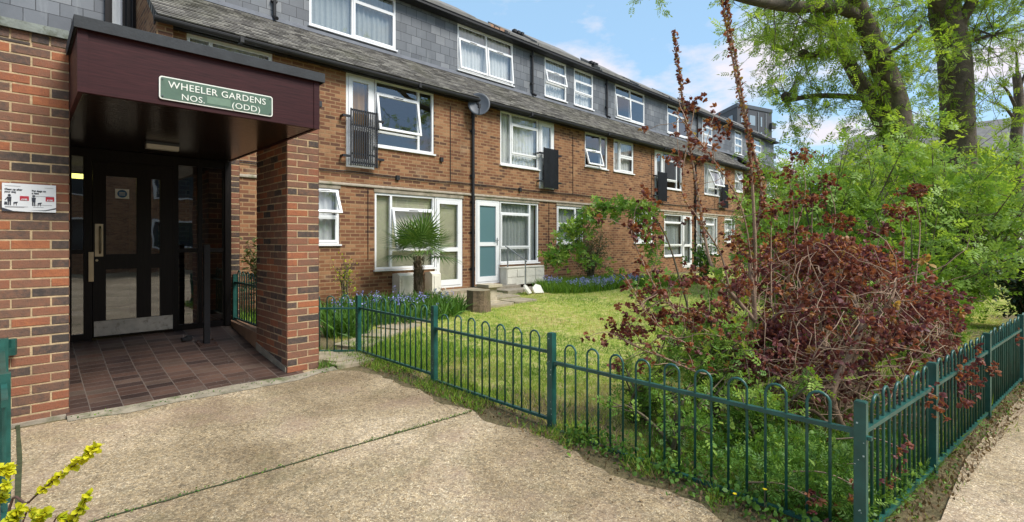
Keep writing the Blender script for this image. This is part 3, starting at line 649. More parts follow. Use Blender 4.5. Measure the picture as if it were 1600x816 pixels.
    for (a, b), l_, c_ in zip(sw, L, cu): window(T, a, b, 4.66, 5.92, SY - .01, l_, c_, sill=True)
    # lead apron along the foot of the slates
    ap = MB(); ap.prism([(SY - .10, 4.482), (SY - .003, 4.53), (SY - .003, 4.60), (SY - .012, 4.60)], 'x', x0, 33.2); ap.build('flashing', M['lead'], T)
    # tiled skirt roof, lapped courses
    tl = MB(); y0, z0, y1, z1 = 9.33, 3.49, 10.8, 4.53; n = 18; nx_ = np.array([0, -(z1 - z0), (y1 - y0)]); nx_ = nx_ / np.linalg.norm(nx_)
    for (xa, xb) in ((x0 - .02, x1 + .05), (27.65, 33.2)):
        segs = np.arange(xa, xb, 0.36).tolist() + [xb]
        for i in range(n):
            for k in range(len(segs) - 1):
                a, b = segs[k], segs[k + 1]; j = random.uniform(-.004, .004)
                p = lambda s_, l_: (y0 + (y1 - y0) * s_ / n + nx_[1] * l_, z0 + (z1 - z0) * s_ / n + nx_[2] * l_)
                f = p(i + j * 6, .016 + j); g_ = p(i + 1.08, .002); h = p(i + j * 6, -.004)
                tl.quad((a, *f), (b, *f), (b, *g_), (a, *g_)); tl.quad((a, *h), (b, *h), (b, *f), (a, *f))
        tl.prism([(9.36, 3.49), (9.6, 3.49), (10.8, 4.44), (10.8, 4.50)], 'x', xa + .01, xb - .01)
    tl.build('roof_skirt', M['tile'], T)
    gt = MB()
    for (xa, xb) in ((x0 - .02, x1 + .1), (27.6, 33.2)):
        gt.box(xa, xb, 9.50, 9.597, 3.40, 3.478); 
        prof = [(9.375 + .062 * math.cos(t), 3.455 + .072 * math.sin(t)) for t in np.linspace(math.pi, 2 * math.pi, 9)] + [(9.43, 3.465), (9.32, 3.465)]
        gt.prism(prof, 'x', xa - .03, xb)
        x = xa + 1.2
        while x < xb: gt.box(x - .03, x + .03, 9.30, 9.45, 3.375, 3.47); x += 3.6
    gt.build('gutter', M['black'], T)
    g2 = MB(); g2.box(x0 - .05, 33.2, 10.60, SY - .003, 5.925, 5.965); g2.box(x0 - .05, 33.2, 10.50, 10.6, 5.93, 6.02); g2.build('gutter', M['black'], T)
    # main roof
    rf = MB(); y = 10.48
    rf.poly([(x0 - .1, 10.48, 6.0), (33.2, 10.48, 6.0), (33.2, 14.0, 8.12), (x0 - .1, 14.0, 8.12)]); rf.poly([(x0 - .1, 14.0, 8.12), (33.2, 14.0, 8.12), (33.2, 17.6, 6.0), (x0 - .1, 17.6, 6.0)])
    x = x0
    while x < 32:
        l_ = random.uniform(1.0, 3.2); h = random.uniform(.02, .12); rf.box(x, x + l_, 10.62, 10.95, 6.03, 6.13 + h * .3, m=0); rf.prism([(10.7, 6.12), (11.6, 6.66), (11.6, 6.74 + h), (10.7, 6.18 + h * .6)], 'x', x, x + l_ * .8); x += l_ + random.uniform(0, 1.0)
    rf.build('roof', M['ridge'], T)
    vt = MB()
    for bx, n_ in ((10.9, 3), (14.8, 3), (22.2, 2)):
        for k in range(n_):
            vt.tube([(bx + k * .16, 11.0, 6.2), (bx + k * .16, 11.0, 6.42)], .035, 8); vt.box(bx + k * .16 - .055, bx + k * .16 + .055, 10.94, 11.06, 6.42, 6.5)
    vt.build('roof_vents', M['black'], T)
    cp = MB()
    for k in range(5): cp.box(9.5 + k * .22, 9.68 + k * .22, 10.85, 11.1, 6.18, 6.27 + .03 * (k % 2))
    cp.build('ridge_tiles', M['terracotta'], T)
    # downpipes
    for x in (3.73, 11.44, 15.44, 22.75, 29.1):
        p = MB(); p.tube([(x, SY - .06, 5.95), (x, SY - .06, 4.60)], .035, 10); p.tube([(x, SY - .06, 4.64), (x, SY - .06, 4.58), (x, SY - .2, 4.50)], .038, 8)
        for z in (5.75, 4.9): p.box(x - .06, x + .06, SY - .08, SY - .003, z - .02, z + .02)
        p.build('downpipe', M['black'], T)
    for x in (8.02, 20.05):
        p = MB(); p.tube([(x, 9.375, 3.40), (x, 9.4, 3.25), (x, FY - .055, 3.12), (x, FY - .055, -1.25)], .038, 10)
        for z in (2.7, 1.6, .95, 0.2, -.7): p.tube([(x, FY - .055, z - .05), (x, FY - .055, z + .05)], .048, 10); p.box(x - .07, x + .07, FY - .03, FY - .003, z - .02, z + .02)
        p.build('downpipe', M['black'], T)
    # floor band and service cables
    bd = MB(); bd.prism([(FY - .003, 1.10), (FY - .035, 1.115), (FY - .035, 1.135), (FY - .003, 1.17)], 'x', x0, x1)
    for a, b, c, d in lo.values(): bd.box(a - .02, b + .02, FY - .012, FY - .002, d + .003, d + .075)
    bd.build('floor_band', M['concrete'], T)
    cb_ = MB(); pts = [(x, FY - .02, 1.40 + .008 * math.sin(x * 1.7) + .004 * math.sin(x * 5.3)) for x in np.arange(2.2, 25.2, .3)]
    cb_.tube(pts, .009, 6); cb_.tube([(x, FY - .022, z - .035) for x, _, z in pts], .006, 6)
    for x in (7.35, 12.0, 16.6, 22.0): cb_.tube([(x, FY - .012, 1.4), (x, FY - .012, 3.2)], .008, 5)
    for x in (5.2, 10.9, 16.9): cb_.tube([(x, FY - .012, 1.1), (x, FY - .012, -.4)], .006, 5)
    for x, z in ((5.9, 1.37), (9.7, 1.38), (7.08, 1.9), (10.95, -.1)): cb_.box(x - .04, x + .04, FY - .05, FY - .003, z - .05, z + .05)
    cb_.build('service_cable', M['black'], T)
    # left: recessed stair block with slates and tall window
    sb = MB(); wall_open(sb, -9, 1.53, 0.9, 9.0, 11.5, [(1.15, 1.40, 1.4, 8.0)], .08); sb.build('slate_cladding', M['slate'], T)
    tr = MB(); tr.box(1.40, 1.53, 11.40, 11.497, 1.2, 8.6); tr.box(1.09, 1.15, 11.42, 11.497, 1.2, 8.6); tr.tube([(1.475, 11.33, 1.3), (1.475, 11.33, 8.5)], .02, 8); tr.box(-.36, -.24, 11.38, 11.497, 4.1, 8.5)
    tr.build('stair_trim', M['darkwood'], T)
    window(T, 1.15, 1.40, 1.4, 8.0, 11.5, [(1, [(1,), (1,), (1,), (1,)])], 'net', sill=False, mat='darkwood', label='tall narrow stair window in a brown frame')
    return T
terrace()

# ------------------------------------------------------------------ modelled brickwork for the entrance
def tintr():
    r = random.random()
    if r < .22: return random.uniform(.05, .2)
    if r < .62: return random.uniform(.25, .5)
    if r < .88: return random.uniform(.5, .75)
    return random.uniform(.8, 1)
def brickface(mb, o, u, nrm, L, z0, z1, start=0, zphase=0, soldier=None):
    """bricks laid on a vertical face; o origin (x,y), u unit along, nrm outward"""
    H = .063; J = .012; e = .0035; z = z0; row = 0
    u = np.array([u[0], u[1], 0.]); n = np.array([nrm[0], nrm[1], 0.]); O = np.array([o[0], o[1], 0.])
    while z < z1 - .02:
        zt = min(z + H, z1); x = 0.0
        first = .215 if (row + start) % 2 == 0 else .1025
        k = 0
        while x < L - .03:
            wd = first if k == 0 else .215
            xe = min(x + wd, L)
            if L - xe < .04: xe = L
            j = lambda: random.uniform(-.0028, .0028)
            a, b, c, d = x + (0 if x == 0 else j()), xe + (0 if xe == L else j()), z + j(), zt + j(); t = tintr(); ce = .004; base = len(mb.v); oo = e + random.uniform(-.001, .0015)
            for (xx, zz, ww) in ((a, c, 0), (b, c, 0), (b, d, 0), (a, d, 0), (a, c, oo - .002), (b, c, oo - .002), (b, d, oo - .002), (a, d, oo - .002),
                                 (a + ce, c + ce, oo), (b - ce, c + ce, oo), (b - ce, d - ce, oo), (a + ce, d - ce, oo)):
                mb.v.append(tuple(O + u * xx + n * ww + np.array([0, 0, zz]))); mb.t.append(t)
            for q in range(4):
                r_ = (q + 1) % 4
                mb.f.append((base + q, base + r_, base + 4 + r_, base + 4 + q)); mb.f.append((base + 4 + q, base + 4 + r_, base + 8 + r_, base + 8 + q)); mb.m += [0, 0]
            mb.f.append((base + 8, base + 9, base + 10, base + 11)); mb.m.append(0)
            x = xe + .011; k += 1
        z += H + J; row += 1
def text(s, size, mat, parent, loc, name='lettering', bold=0.0, align='CENTER', sx=1.0, shear=0, space=1.0):
    cu = bpy.data.curves.new(name, 'FONT'); cu.body = s; cu.size = size; cu.align_x = align; cu.extrude = 0.0012; cu.offset = bold; cu.space_character = space; cu.resolution_u = 3
    tmp = bpy.data.objects.new('tmp', cu); C.objects.link(tmp)
    me = bpy.data.meshes.new_from_object(tmp); bpy.data.objects.remove(tmp)
    me.transform(Matrix.Translation(loc) @ Matrix.Rotation(R(90), 4, 'X') @ Matrix.Diagonal((sx, 1, 1, 1)))
    me.materials.clear(); me.materials.append(mat); me.name = name
    return link(name, me, parent)

def entrance():
    E = empty('entrance_porch', (1.1, 6.3, -1.4), 'dark entrance porch with maroon canopy between brown brick walls', 'porch')
    # left wall
    w_ = MB(); w_.box(-4, .288, 5.4, 11.48, -1.55, 1.614); lw_ = w_.build('side_wall', M['mortar'], E)
    b = MB(); brickface(b, (.288, 5.4), (-1, 0), (0, -1), 4.2, -1.415, 1.535, 1); brickface(b, (.288, 5.394), (0, 1), (1, 0), 1.95, -1.415, 1.535, 0)
    for k in range(38): b.box(.282 - k * .112 - .1, .282 - k * .112, 5.392, 5.5, 1.546, 1.610, t=random.uniform(.1, .35))
    b.build('brickwork', M['brick'], lw_)
    ft = MB(); ft.prism([(-3.5, -1.62), (-3.5, -1.43), (.30, -1.393), (.30, -1.62)], 'y', 5.36, 5.42); ft.build('footing', M['concrete'], lw_)
    cp = MB(); cp.box(-4, .285, 5.37, 11.45, 1.618, 1.68); cp.box(-4, .285, 5.36, 5.368, 1.612, 1.68); cp.build('coping', M['copingstone'], lw_)
    # pillar
    px0, px1, py0, py1 = 2.006, 2.334, 5.4, 6.335
    w_ = MB(); w_.box(px0, px1, py0, py1, -1.5, 1.46); pl = w_.build('pillar', M['mortar'], E)
    b = MB()
    brickface(b, (px0 - .006, py0), (1, 0), (0, -1), px1 - px0 + .012, -1.39, 1.44, 0)
    brickface(b, (px0, py1 + .006), (0, -1), (-1, 0), py1 - py0 + .012, -1.39, 1.44, 0)
    brickface(b, (px1, py0 - .006), (0, 1), (1, 0), py1 - py0 + .012, -1.39, 1.44, 1)
    brickface(b, (px1 + .006, py1), (-1, 0), (0, 1), px1 - px0 + .012, -1.39, 1.44, 1)
    b.build('brickwork', M['brick'], pl)
    cp = MB(); cp.box(px0 - .01, px1 + .03, py0 - .03, py1 + .03, 1.46, 1.52); cp.build('coping', M['coping'], pl)
    pl2 = MB(); pl2.prism([(py0 + .02, -1.5), (py1, -1.5), (py1, -1.20), (py0 + .02, -1.33)], 'x', px0 - .016, px0 - .002); pl2.build('render_plinth', M['concrete'], pl)
    # canopy
    cv = empty('canopy', (0, 0, 0), None, None); cv.parent = E; cv.location = -Vector(E.location)
    f = MB(); f.box(.292, 1.992, 4.6, 4.63, 1.037, 1.492); f.box(.292, .32, 4.632, 7.3, 1.037, 1.492); f.box(1.966, 1.992, 4.632, 7.3, 1.037, 1.492)
    f.box(.288, .345, 4.592, 4.599, 1.035, 1.49); f.box(1.945, 1.997, 4.592, 4.599, 1.035, 1.49); f.build('fascia', M['fascia'], cv)
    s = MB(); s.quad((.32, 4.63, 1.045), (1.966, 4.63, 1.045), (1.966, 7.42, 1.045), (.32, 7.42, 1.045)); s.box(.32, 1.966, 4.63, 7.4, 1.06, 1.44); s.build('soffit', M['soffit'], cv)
    t = MB(); t.box(.270, 2.03, 4.57, 7.5, 1.495, 1.555); t.box(.268, 2.035, 4.56, 4.568, 1.47, 1.553); t.box(.268, .2695, 4.568, 5.36, 1.47, 1.553); t.box(2.0305, 2.035, 4.568, 5.36, 1.47, 1.553); t.build('roof_edging', M['coping'], cv)
    # lobby body behind the screen
    lb = MB(); lb.box(.30, 2.0, 7.45, 11.3, 1.0, 1.4); lb.quad((.30, 7.45, -1.11), (2.0, 7.45, -1.11), (2.0, 11.3, -1.11), (.3, 11.3, -1.11)); lb.quad((.3, 10.2, -1.1), (2, 10.2, -1.1), (2, 10.2, 1), (.3, 10.2, 1)); lb.quad((.295, 7.45, -1.1), (.295, 10.2, -1.1), (.295, 10.2, 1.0), (.295, 7.45, 1.0)); lb.quad((1.995, 7.45, -1.1), (1.995, 10.2, -1.1), (1.995, 10.2, 1.0), (1.995, 7.45, 1.0))
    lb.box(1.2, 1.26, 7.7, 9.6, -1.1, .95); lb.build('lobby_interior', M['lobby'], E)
    sw = MB(); sw.box(2.03, 2.13, 7.44, 11.3, -1.4, 1.40); sw.build('lobby_side_wall', M['mortar'], E)
    b = MB(); brickface(b, (2.03, 7.44), (1, 0), (0, -1), .1, -1.3, 1.36, 1); brickface(b, (2.13, 7.434), (0, 1), (1, 0), 2.15, -1.3, 1.36, 1); b.build('brickwork', M['brick'], E)
    # door screen
    Y = 7.36
    X = lambda u: (lambda a: a[0] / a[1] * Y)(XYu(u)); Z = lambda u, v: (HOR - v) * Y / XYu(u)[1]
    sc = MB(); ztop = 1.04; zb = -1.12
    posts = [(.295, X(112)), (X(131), X(144)), (X(271.5), X(279)), (X(310), X(316)), (X(349), 2.0)]
    for a, b_ in posts: sc.box(a, b_, Y, Y + .08, zb, ztop)
    zt = Z(144, 251)
    sc.box(X(144), X(271.5), Y + .002, Y + .078, zt + .005, ztop)
    for a, b_ in ((posts[0][1], posts[1][0]), (posts[2][1], posts[3][0]), (posts[3][1], posts[4][0])):
        sc.box(a, b_, Y + .003, Y + .07, zb, zb + .07); sc.box(a, b_, Y + .003, Y + .07, ztop - .10, ztop - .002); sc.box(a, b_, Y + .003, Y + .07, -.15, -.10)
    sc.box(1.93, 1.998, Y - .03, Y - .002, zb, ztop)
    so_ = sc.build('door_screen', M['darkwood'], E)
    g = MB()
    for a, b_ in ((posts[0][1], posts[1][0]), (posts[2][1], posts[3][0]), (posts[3][1], posts[4][0])): g.quad((a, Y + .035, zb), (b_, Y + .035, zb), (b_, Y + .035, ztop), (a, Y + .035, ztop))
    g.build('pane', M['doorglass'], so_)
    # leaf
    a, b_ = X(144.8), X(271); d0, d1 = -1.10, zt
    p1 = (X(165.5), X(213.5)); p2 = (X(236), X(250)); zp = (Z(165, 275), Z(165, 397.5)); zq = (Z(165, 421), Z(165, 502))
    D = MB(); yy = Y - .012
    ops = [(p1[0], p1[1], zp[1], zp[0]), (p1[0], p1[1], zq[1], zq[0]), (p2[0], p2[1], zp[1], zp[0]), (p2[0], p2[1], zq[1], zq[0])]
    wall_open(D, a, b_, d0, d1, yy, ops, .045)
    D.quad((a, yy, d0), (a, yy, d1), (a, yy + .05, d1), (a, yy + .05, d0)); D.quad((b_, yy, d0), (b_, yy + .05, d0), (b_, yy + .05, d1), (b_, yy, d1))
    dr = D.build('door', M['darkwood'], E)
    g = MB()
    for o in ops: g.quad((o[0], yy + .02, o[2]), (o[1], yy + .02, o[2]), (o[1], yy + .02, o[3]), (o[0], yy + .02, o[3]))
    g.build('pane', M['doorglass'], dr)
    k = MB(); k.box(a + .01, b_ - .01, yy - .006, yy - .001, d0 + .015, d0 + .185); k.build('kick_plate', M['kick'], dr)
    h = MB(); h.box(X(148), X(161), yy - .008, yy - .001, Z(150, 401), Z(150, 350)); h.tube([(X(156), yy - .008, Z(150, 396)), (X(156), yy - .05, Z(150, 392)), (X(156), yy - .05, Z(150, 358)), (X(156), yy - .008, Z(150, 354))], .009, 8); h.build('handle', M['brass'], dr)
    lk = MB(); lk.box(X(138), X(146), yy - .02, yy - .012, Z(140, 440), Z(140, 394)); lk.tube([(X(151), yy - .012, Z(150, 407)), (X(151), yy - .001, Z(150, 407))], .013, 10); lk.build('lock_plate', M['brass'], dr)
    stk = MB(); cx, cz = X(191), Z(191, 303); stk.box(cx - .065, cx + .065, yy + .014, yy + .018, cz - .055, cz + .055, m=0)
    stk.poly([(cx + .046 * math.cos(q), yy + .0125, cz + .046 * math.sin(q)) for q in np.linspace(0, 2 * math.pi, 24, endpoint=False)], m=1)
    for r in range(3): stk.box(cx - .028, cx + .028, yy + .0115, yy + .0122, cz - .017 + r * .014, cz - .012 + r * .014, m=0)
    stk.build('door_sticker', [M['noticewhite'], M['blue']], dr)
    # kerb under the side railing
    kb = MB(); kb.prism([(6.34, -1.40), (7.43, -1.40), (7.43, -1.06), (6.34, -1.09)], 'x', 2.0, 2.14); kb.build('kerb', M['terracotta'], E)
    # soffit lamp: a fitting of its own
    L_ = empty('ceiling_lamp', (1.09, 6.5, 1.04), 'unlit pale oblong lamp fixed under the porch canopy', 'lamp')
    m = MB(); m.box(.95, 1.25, 6.43, 6.55, 1.02, 1.043); m.build('base', M['greyplate'], L_)
    m = MB(); m.prism([(6.435, 1.018), (6.545, 1.018), (6.53, .975), (6.45, .975)], 'x', .955, 1.245); m.build('diffuser', M['lampglass'], L_)
    L2 = empty('lobby_light', (.52, 9.0, .9), 'small yellow lit lamp behind the side glass of the entrance', 'lamp')
    m = MB(); m.box(.42, .66, 8.9, 9.1, .90, .95); m.build('base', M['greyplate'], L2); m = MB(); m.box(.43, .65, 8.91, 9.09, .85, .898); m.build('diffuser', emis('lit_lamp', (0.85, 0.8, 0.2), 3.0), L2)
    # post and wedge
    Q = empty('barrier_post', (1.58, 6.75, -1.2), 'slim black square post bolted to the porch tiles', 'post')
    m = MB(); m.box(1.55, 1.61, 6.72, 6.78, -1.21, -.05); m.build('shaft', M['blackmetal'], Q)
    m = MB(); m.prism([(6.66, zramp(6.66)), (6.86, zramp(6.86)), (6.86, zramp(6.86) + .012), (6.66, zramp(6.66) + .012)], 'x', 1.49, 1.68)
    for x in (1.51, 1.66):
        for y in (6.69, 6.83): m.tube([(x, y, zramp(y) + .01), (x, y, zramp(y) + .028)], .011, 6)
    m.build('base_plate', simple('rusty_plate', (0.05, 0.025, 0.018), .7, var=.3), Q)
    Wd = MB(); z = zramp(6.95); Wd.prism([(1.36, z), (1.47, z), (1.47, z + .05), (1.43, z + .055), (1.38, z + .02)], 'y', 6.92, 6.99); Wd.box(1.37, 1.41, 6.90, 7.0, z + .01, z + .035)
    tag(Wd.build('door_stop', M['black']), 'small black door stop lying on the tiles beside the post', 'door stop')
    # street sign
    S = empty('building_sign', (1.17, 4.59, 1.16), 'green enamel name sign with white border on the maroon fascia', 'sign')
    sx0, sx1, sz0, sz1 = .757, 1.578, 1.076, 1.252; yy = 4.588
    def rrect(x0, x1, z0, z1, r, n=5):
        o = []
        for cx, cz, a0 in ((x1 - r, z1 - r, 0), (x0 + r, z1 - r, 90), (x0 + r, z0 + r, 180), (x1 - r, z0 + r, 270)):
            for q in range(n + 1): a_ = R(a0 + 90 * q / n); o.append((cx + r * math.cos(a_), cz + r * math.sin(a_)))
        return o
    m = MB(); m.prism(rrect(sx0, sx1, sz0, sz1, .02), 'y', yy - .002, 4.598); m.build('border', M['signwhite'], S)
    m = MB(); m.prism(rrect(sx0 + .009, sx1 - .009, sz0 + .009, sz1 - .009, .014), 'y', yy - .0045, yy - .0025); m.build('face', M['signgreen'], S)
    m = MB(); m.box(1.075, 1.245, yy - .0062, yy - .0052, 1.100, 1.158); m.build('blank_patch', M['signpatch'], S)
    text('WHEELER GARDENS', .074, M['signwhite'], S, ((sx0 + sx1) / 2, yy - .0065, 1.170), sx=1.0, bold=0.0002, space=1.06)
    text('NOS.', .066, M['signwhite'], S, (.875 + .105, yy - .0065, 1.094), sx=1.05, align='CENTER', space=1.05)
    text('(ODD)', .068, M['signwhite'], S, (1.365, yy - .0065, 1.096), sx=1.08, space=1.05)
    m = MB()
    for x in (sx0 + .022, sx1 - .022):
        for z in (sz0 + .024, sz1 - .024): m.tube([(x, yy - .009, z), (x, yy - .003, z)], .006, 8)
    m.build('screw', M['greyplate'], S)
    # dog notice
    Y = 5.385; X = lambda u: (lambda a: a[0] / a[1] * Y)(XYu(u))
    nx0, nx1 = X(3), X(87.5); nz1 = (HOR - 285.5) * Y / XYu(3)[1]; nz0 = (HOR - 330) * Y / XYu(3)[1]; nw = nx1 - nx0; nh = nz1 - nz0
    G = empty('dog_notice', ((nx0 + nx1) / 2, Y, (nz0 + nz1) / 2), 'white council notice about dogs screwed to the brick wall left of the door', 'sign')
    m = MB(); m.box(nx0, nx1, Y, Y + .006, nz0, nz1); m.build('board', M['noticewhite'], G)
    fx = lambda f: nx0 + nw * f; fz = lambda f: nz0 + nh * f; yt = Y - .0015
    k = .024 * nh / .2 * 1.35
    text('Clean up after\nyour dog', .0185, M['noticeink'], G, (fx(.045), yt, fz(.755)), align='LEFT', bold=.0008, sx=.9)
    text('Put dogs on\na lead', .0185, M['noticeink'], G, (fx(.54), yt, fz(.735)), align='LEFT', bold=.0008, sx=.9)
    m = MB()
    for ox, oz in ((.13, .30), (.575, .30)):
        cx = fx(ox); cz = fz(oz)
        m.poly([(cx + .009 * math.cos(q), yt, cz + .058 + .009 * math.sin(q)) for q in np.linspace(0, 6.28, 12, endpoint=False)])
        m.poly([(cx - .012, yt, cz + .047), (cx - .010, yt, cz + .012), (cx + .010, yt, cz + .012), (cx + .012, yt, cz + .047)])
        m.poly([(cx - .009, yt, cz + .014), (cx - .009, yt, cz - .018), (cx - .002, yt, cz - .018), (cx - .001, yt, cz + .014)]); m.poly([(cx + .001, yt, cz + .014), (cx + .002, yt, cz - .018), (cx + .009, yt, cz - .018), (cx + .009, yt, cz + .014)])
        m.poly([(cx + .022, yt, cz + .006), (cx + .022, yt, cz - .004), (cx + .040, yt, cz - .004), (cx + .048, yt, cz + .010), (cx + .040, yt, cz + .010)])
        for q in (.023, .036): m.poly([(cx + q, yt, cz - .003), (cx + q, yt, cz - .018), (cx + q + .004, yt, cz - .018), (cx + q + .004, yt, cz - .003)])
    cx = fx(.05); cz = fz(.23); m.poly([(cx - .004, yt, cz), (cx + .014, yt, cz), (cx + .012, yt, cz + .024), (cx - .002, yt, cz + .024)]); m.poly([(fx(.1), yt, fz(.52)), (fx(.045), yt, fz(.40)), (fx(.055), yt, fz(.38)), (fx(.11), yt, fz(.49))])
    m.poly([(fx(0), yt, fz(0.13)), (fx(.2), yt, fz(.02)), (fx(.45), yt, fz(0.003)), (fx(0.0), yt, fz(.003))]); m.poly([(fx(.5), yt, fz(.045)), (fx(.8), yt, fz(.075)), (fx(1), yt, fz(.17)), (fx(1), yt, fz(.12)), (fx(.8), yt, fz(.045))])
    m.build('pictogram', M['noticeink'], G)
    m = MB()
    for a_ in (.32, .80): m.box(fx(a_), fx(a_ + .165), yt - .0006, yt, fz(.40), fz(.56))
    m.build('red_label', M['noticered'], G)
    for a_ in (.40, .88): text('£100', .0165, M['noticewhite'], G, (fx(a_), yt - .003, fz(.415)), bold=.0006)
    m = MB()
    for x_, z_, l_ in ((.05, .9, .28), (.05, .17, .42), (.05, .145, .35), (.54, .25, .38), (.56, .57, .40), (.78, .88, .17), (.56, .17, .2)): m.box(fx(x_), fx(x_ + l_), yt - .0006, yt, fz(z_), fz(z_ + .012))
    m.build('small_print', M['noticegrey'], G)
entrance()

# ------------------------------------------------------------------ railings
def railing(mb_panel, a, b, zr, zb, r=.008, rail=True, up=.155):
    a = np.array(a, float); b = np.array(b, float); L = np.linalg.norm(b - a); d = (b - a) / L; n = max(1, int(round((L - .09) / .21))); pitch = (L - .06) / (2 * n + 1) if n else .1
    for i in range(n):
        s0 = .03 + pitch * (2 * i + 1) - pitch * .0; s1 = s0 + pitch
        p0 = a + d * s0; p1 = a + d * s1; R_ = pitch / 2; c = (p0 + p1) / 2; zc = zr + up - R_
        lean = random.uniform(-.006, .006); p0 = p0 + d * random.uniform(-.004, .004); nn_ = np.array([-d[1], d[0]]) * lean
        pts = [(p0[0], p0[1], zb), (p0[0], p0[1], zc)] + [(*(c + nn_ - d * R_ * math.cos(t)), zc + lean + R_ * math.sin(t)) for t in np.linspace(.3, math.pi - .3, 7)] + [(p1[0], p1[1], zc), (p1[0], p1[1], zb)]
        mb_panel.tube(pts, r, 6)
def rail_box(mb, a, b, z, wd=.026, h=.018):
    a = np.array(a, float); b = np.array(b, float); d = (b - a) / np.linalg.norm(b - a); n = np.array([-d[1], d[0]]) * wd / 2
    mb.prism([tuple(a + n), tuple(b + n), tuple(b - n), tuple(a - n)], 'z', z - h, z + h)
def fence(name, label, nodes, segs, posts, first_no_post=False, specks=False):
    """nodes: list of (x,y); segs: per bay (top rail z, bottom rail z); posts: per node top z or None"""
    T = empty(name, (nodes[0][0], nodes[0][1], gz(0, nodes[0][1])), label, 'railing')
    for i, (zt, zb) in enumerate(segs):
        a, b = nodes[i], nodes[i + 1]; p = MB(); railing(p, a, b, zt, zb); pn = p.build('panel', M['green'], T, True)
        for z in (zt, zb): q = MB(); rail_box(q, a, b, z, h=.011 if z == zt else .010, wd=.03); q.build('rail', M['green'], pn)
    for i, (nd, zt) in enumerate(zip(nodes, posts)):
        if zt is None: continue
        j = min(i, len(nodes) - 2); d = np.array(nodes[j + 1]) - np.array(nodes[j]); th = math.atan2(d[1], d[0]); g = gz(0, nd[1]) - .1
        Mx = Matrix.Translation((nd[0], nd[1], 0)) @ Matrix.Rotation(th, 4, 'Z'); p = MB(); h = .026
        p.box(-h, h, -h, h, g, zt - .004, M=Mx); p.box(-h + .004, h - .004, -h + .004, h - .004, zt - .004, zt, M=Mx)
        k = min(len(segs) - 1, i)
        for zz in segs[k]: p.box(-h - .02, h + .02, -.012, .012, zz - .03, zz - .012, M=Mx)
        if specks:
            for _ in range(9):
                z = random.uniform(g + .1, zt - .02); x = random.uniform(-.02, .02); s_ = random.uniform(.0015, .004); p.box(x - s_, x + s_, -h - .0012, -h - .0002, z - s_, z + s_, m=1, M=Mx); p.box(-h - .0012, -h - .0002, x - s_, x + s_, z - s_, z + s_, m=1, M=Mx)
        p.build('post', [M['green'], M['speck']], T)
    return T
FX = 3.0
fence('bow_top_railing', 'green bow topped railing along the concrete forecourt up to the corner post', [(2.345, 6.31), (FX, 5.77), (FX, 4.18), (FX, 2.61), (FX, .57)],
      [(-.835, -1.36), (-.83, -1.357), (-.882, -1.41), (-.957, -1.485)], [None, -.68, -.66, -.726, -.80], specks=True)
kk = [0, 1.29, 3.0, 4.74, 6.48, 8.2, 9.9, 11.6]
nd = [(FX + .993 * k, .57 - .115 * k) for k in kk]; nd[0] = (FX + .03, .567)
fence('bow_top_railing', 'green bow topped railing receding along the path on the right', nd, [(-.957, -1.485)] * 7, [None] + [-.80] * 7)
fence('bow_top_railing', 'short green bow topped railing on the low kerb beside the porch', [(2.07, 7.43), (2.07, 6.35)], [(-.557, -1.035)], [-.45, None])
gp = empty('gate_railing', (-.055, 5.2, -1.4), 'green gate railing seen edge on at the far left beside the brick wall', 'railing')
m = MB(); railing(m, (-.085, 5.1), (-.05, 3.5), -.95, -1.40); rail_box(m, (-.085, 5.1), (-.05, 3.5), -.80); rail_box(m, (-.085, 5.1), (-.05, 3.5), -1.40); m.build('panel', M['green'], gp)
m = MB(); m.box(-.13, -.055, 5.22, 5.28, -1.5, -.72); m.build('post', M['green'], gp); m = MB(); m.box(-.10, -.032, 3.9, 3.96, -1.5, -.73); m.build('post', M['green'], gp)
m = MB(); m.box(-.09, -.02, 5.30, 5.38, -.86, -.80); m.tube([(-.04, 5.33, -.86), (-.04, 5.33, -.74)], .03, 8); m.build('hinge', M['green'], gp)

# ------------------------------------------------------------------ things by the doors
def on(u, v, z):
    a, b = XYu(u); t = z / (HOR - v); return a * t, b * t
def meter_boxes():
    for i, (x0, x1, lab) in enumerate(((5.78, 6.28, 'weathered white meter box left of the palm trunk'), (6.62, 6.86, 'peeling white meter box right of the palm trunk'))):
        o = empty('meter_box', ((x0 + x1) / 2, FY - .15, -1.2), lab, 'meter box', 'meter boxes under the blinds window')
        m = MB(); m.prism([(FY - .30, -1.20), (FY - .004, -1.20), (FY - .004, -.72), (FY - .20, -.70), (FY - .30, -.76)], 'x', x0, x1); m.build('housing', M['whitewood'], o)
        m = MB(); m.box(x0 + .05, x1 - .03, FY - .315, FY - .301, -1.17, -.80); m.build('lid', M['whitewood'], o)
    o = empty('meter_cabinet', (9.75, FY - .15, -1.2), 'grey white meter cabinet with three doors under the right hand window', 'meter cabinet')
    m = MB(); m.box(8.98, 10.42, FY - .26, FY - .004, -1.16, -.72); m.box(8.95, 10.45, FY - .28, FY - .004, -.718, -.69); m.build('housing', M['whitewood'], o)
    for k in range(4):
        for z0, z1 in ((-1.13, -.96), (-.95, -.76)):
            m = MB(); m.box(9.0 + k * .355, 9.33 + k * .355, FY - .275, FY - .262, z0, z1); 
            if not (k == 1 and z0 < -1): m.build('lid', M['whitewood'], o)
    m = MB(); m.box(9.0, 9.3, FY - .274, FY - .262, -1.13, -.97)
meter_boxes()
st = MB()
st.box(6.75, 8.0, 9.1, 9.58, -1.35, -1.16); st.box(6.6, 8.1, 8.55, 9.1, -1.38, -1.225)
tag(st.build('doorstep', M['slab']), 'low stepped concrete doorstep below the cream blind door', 'doorstep')
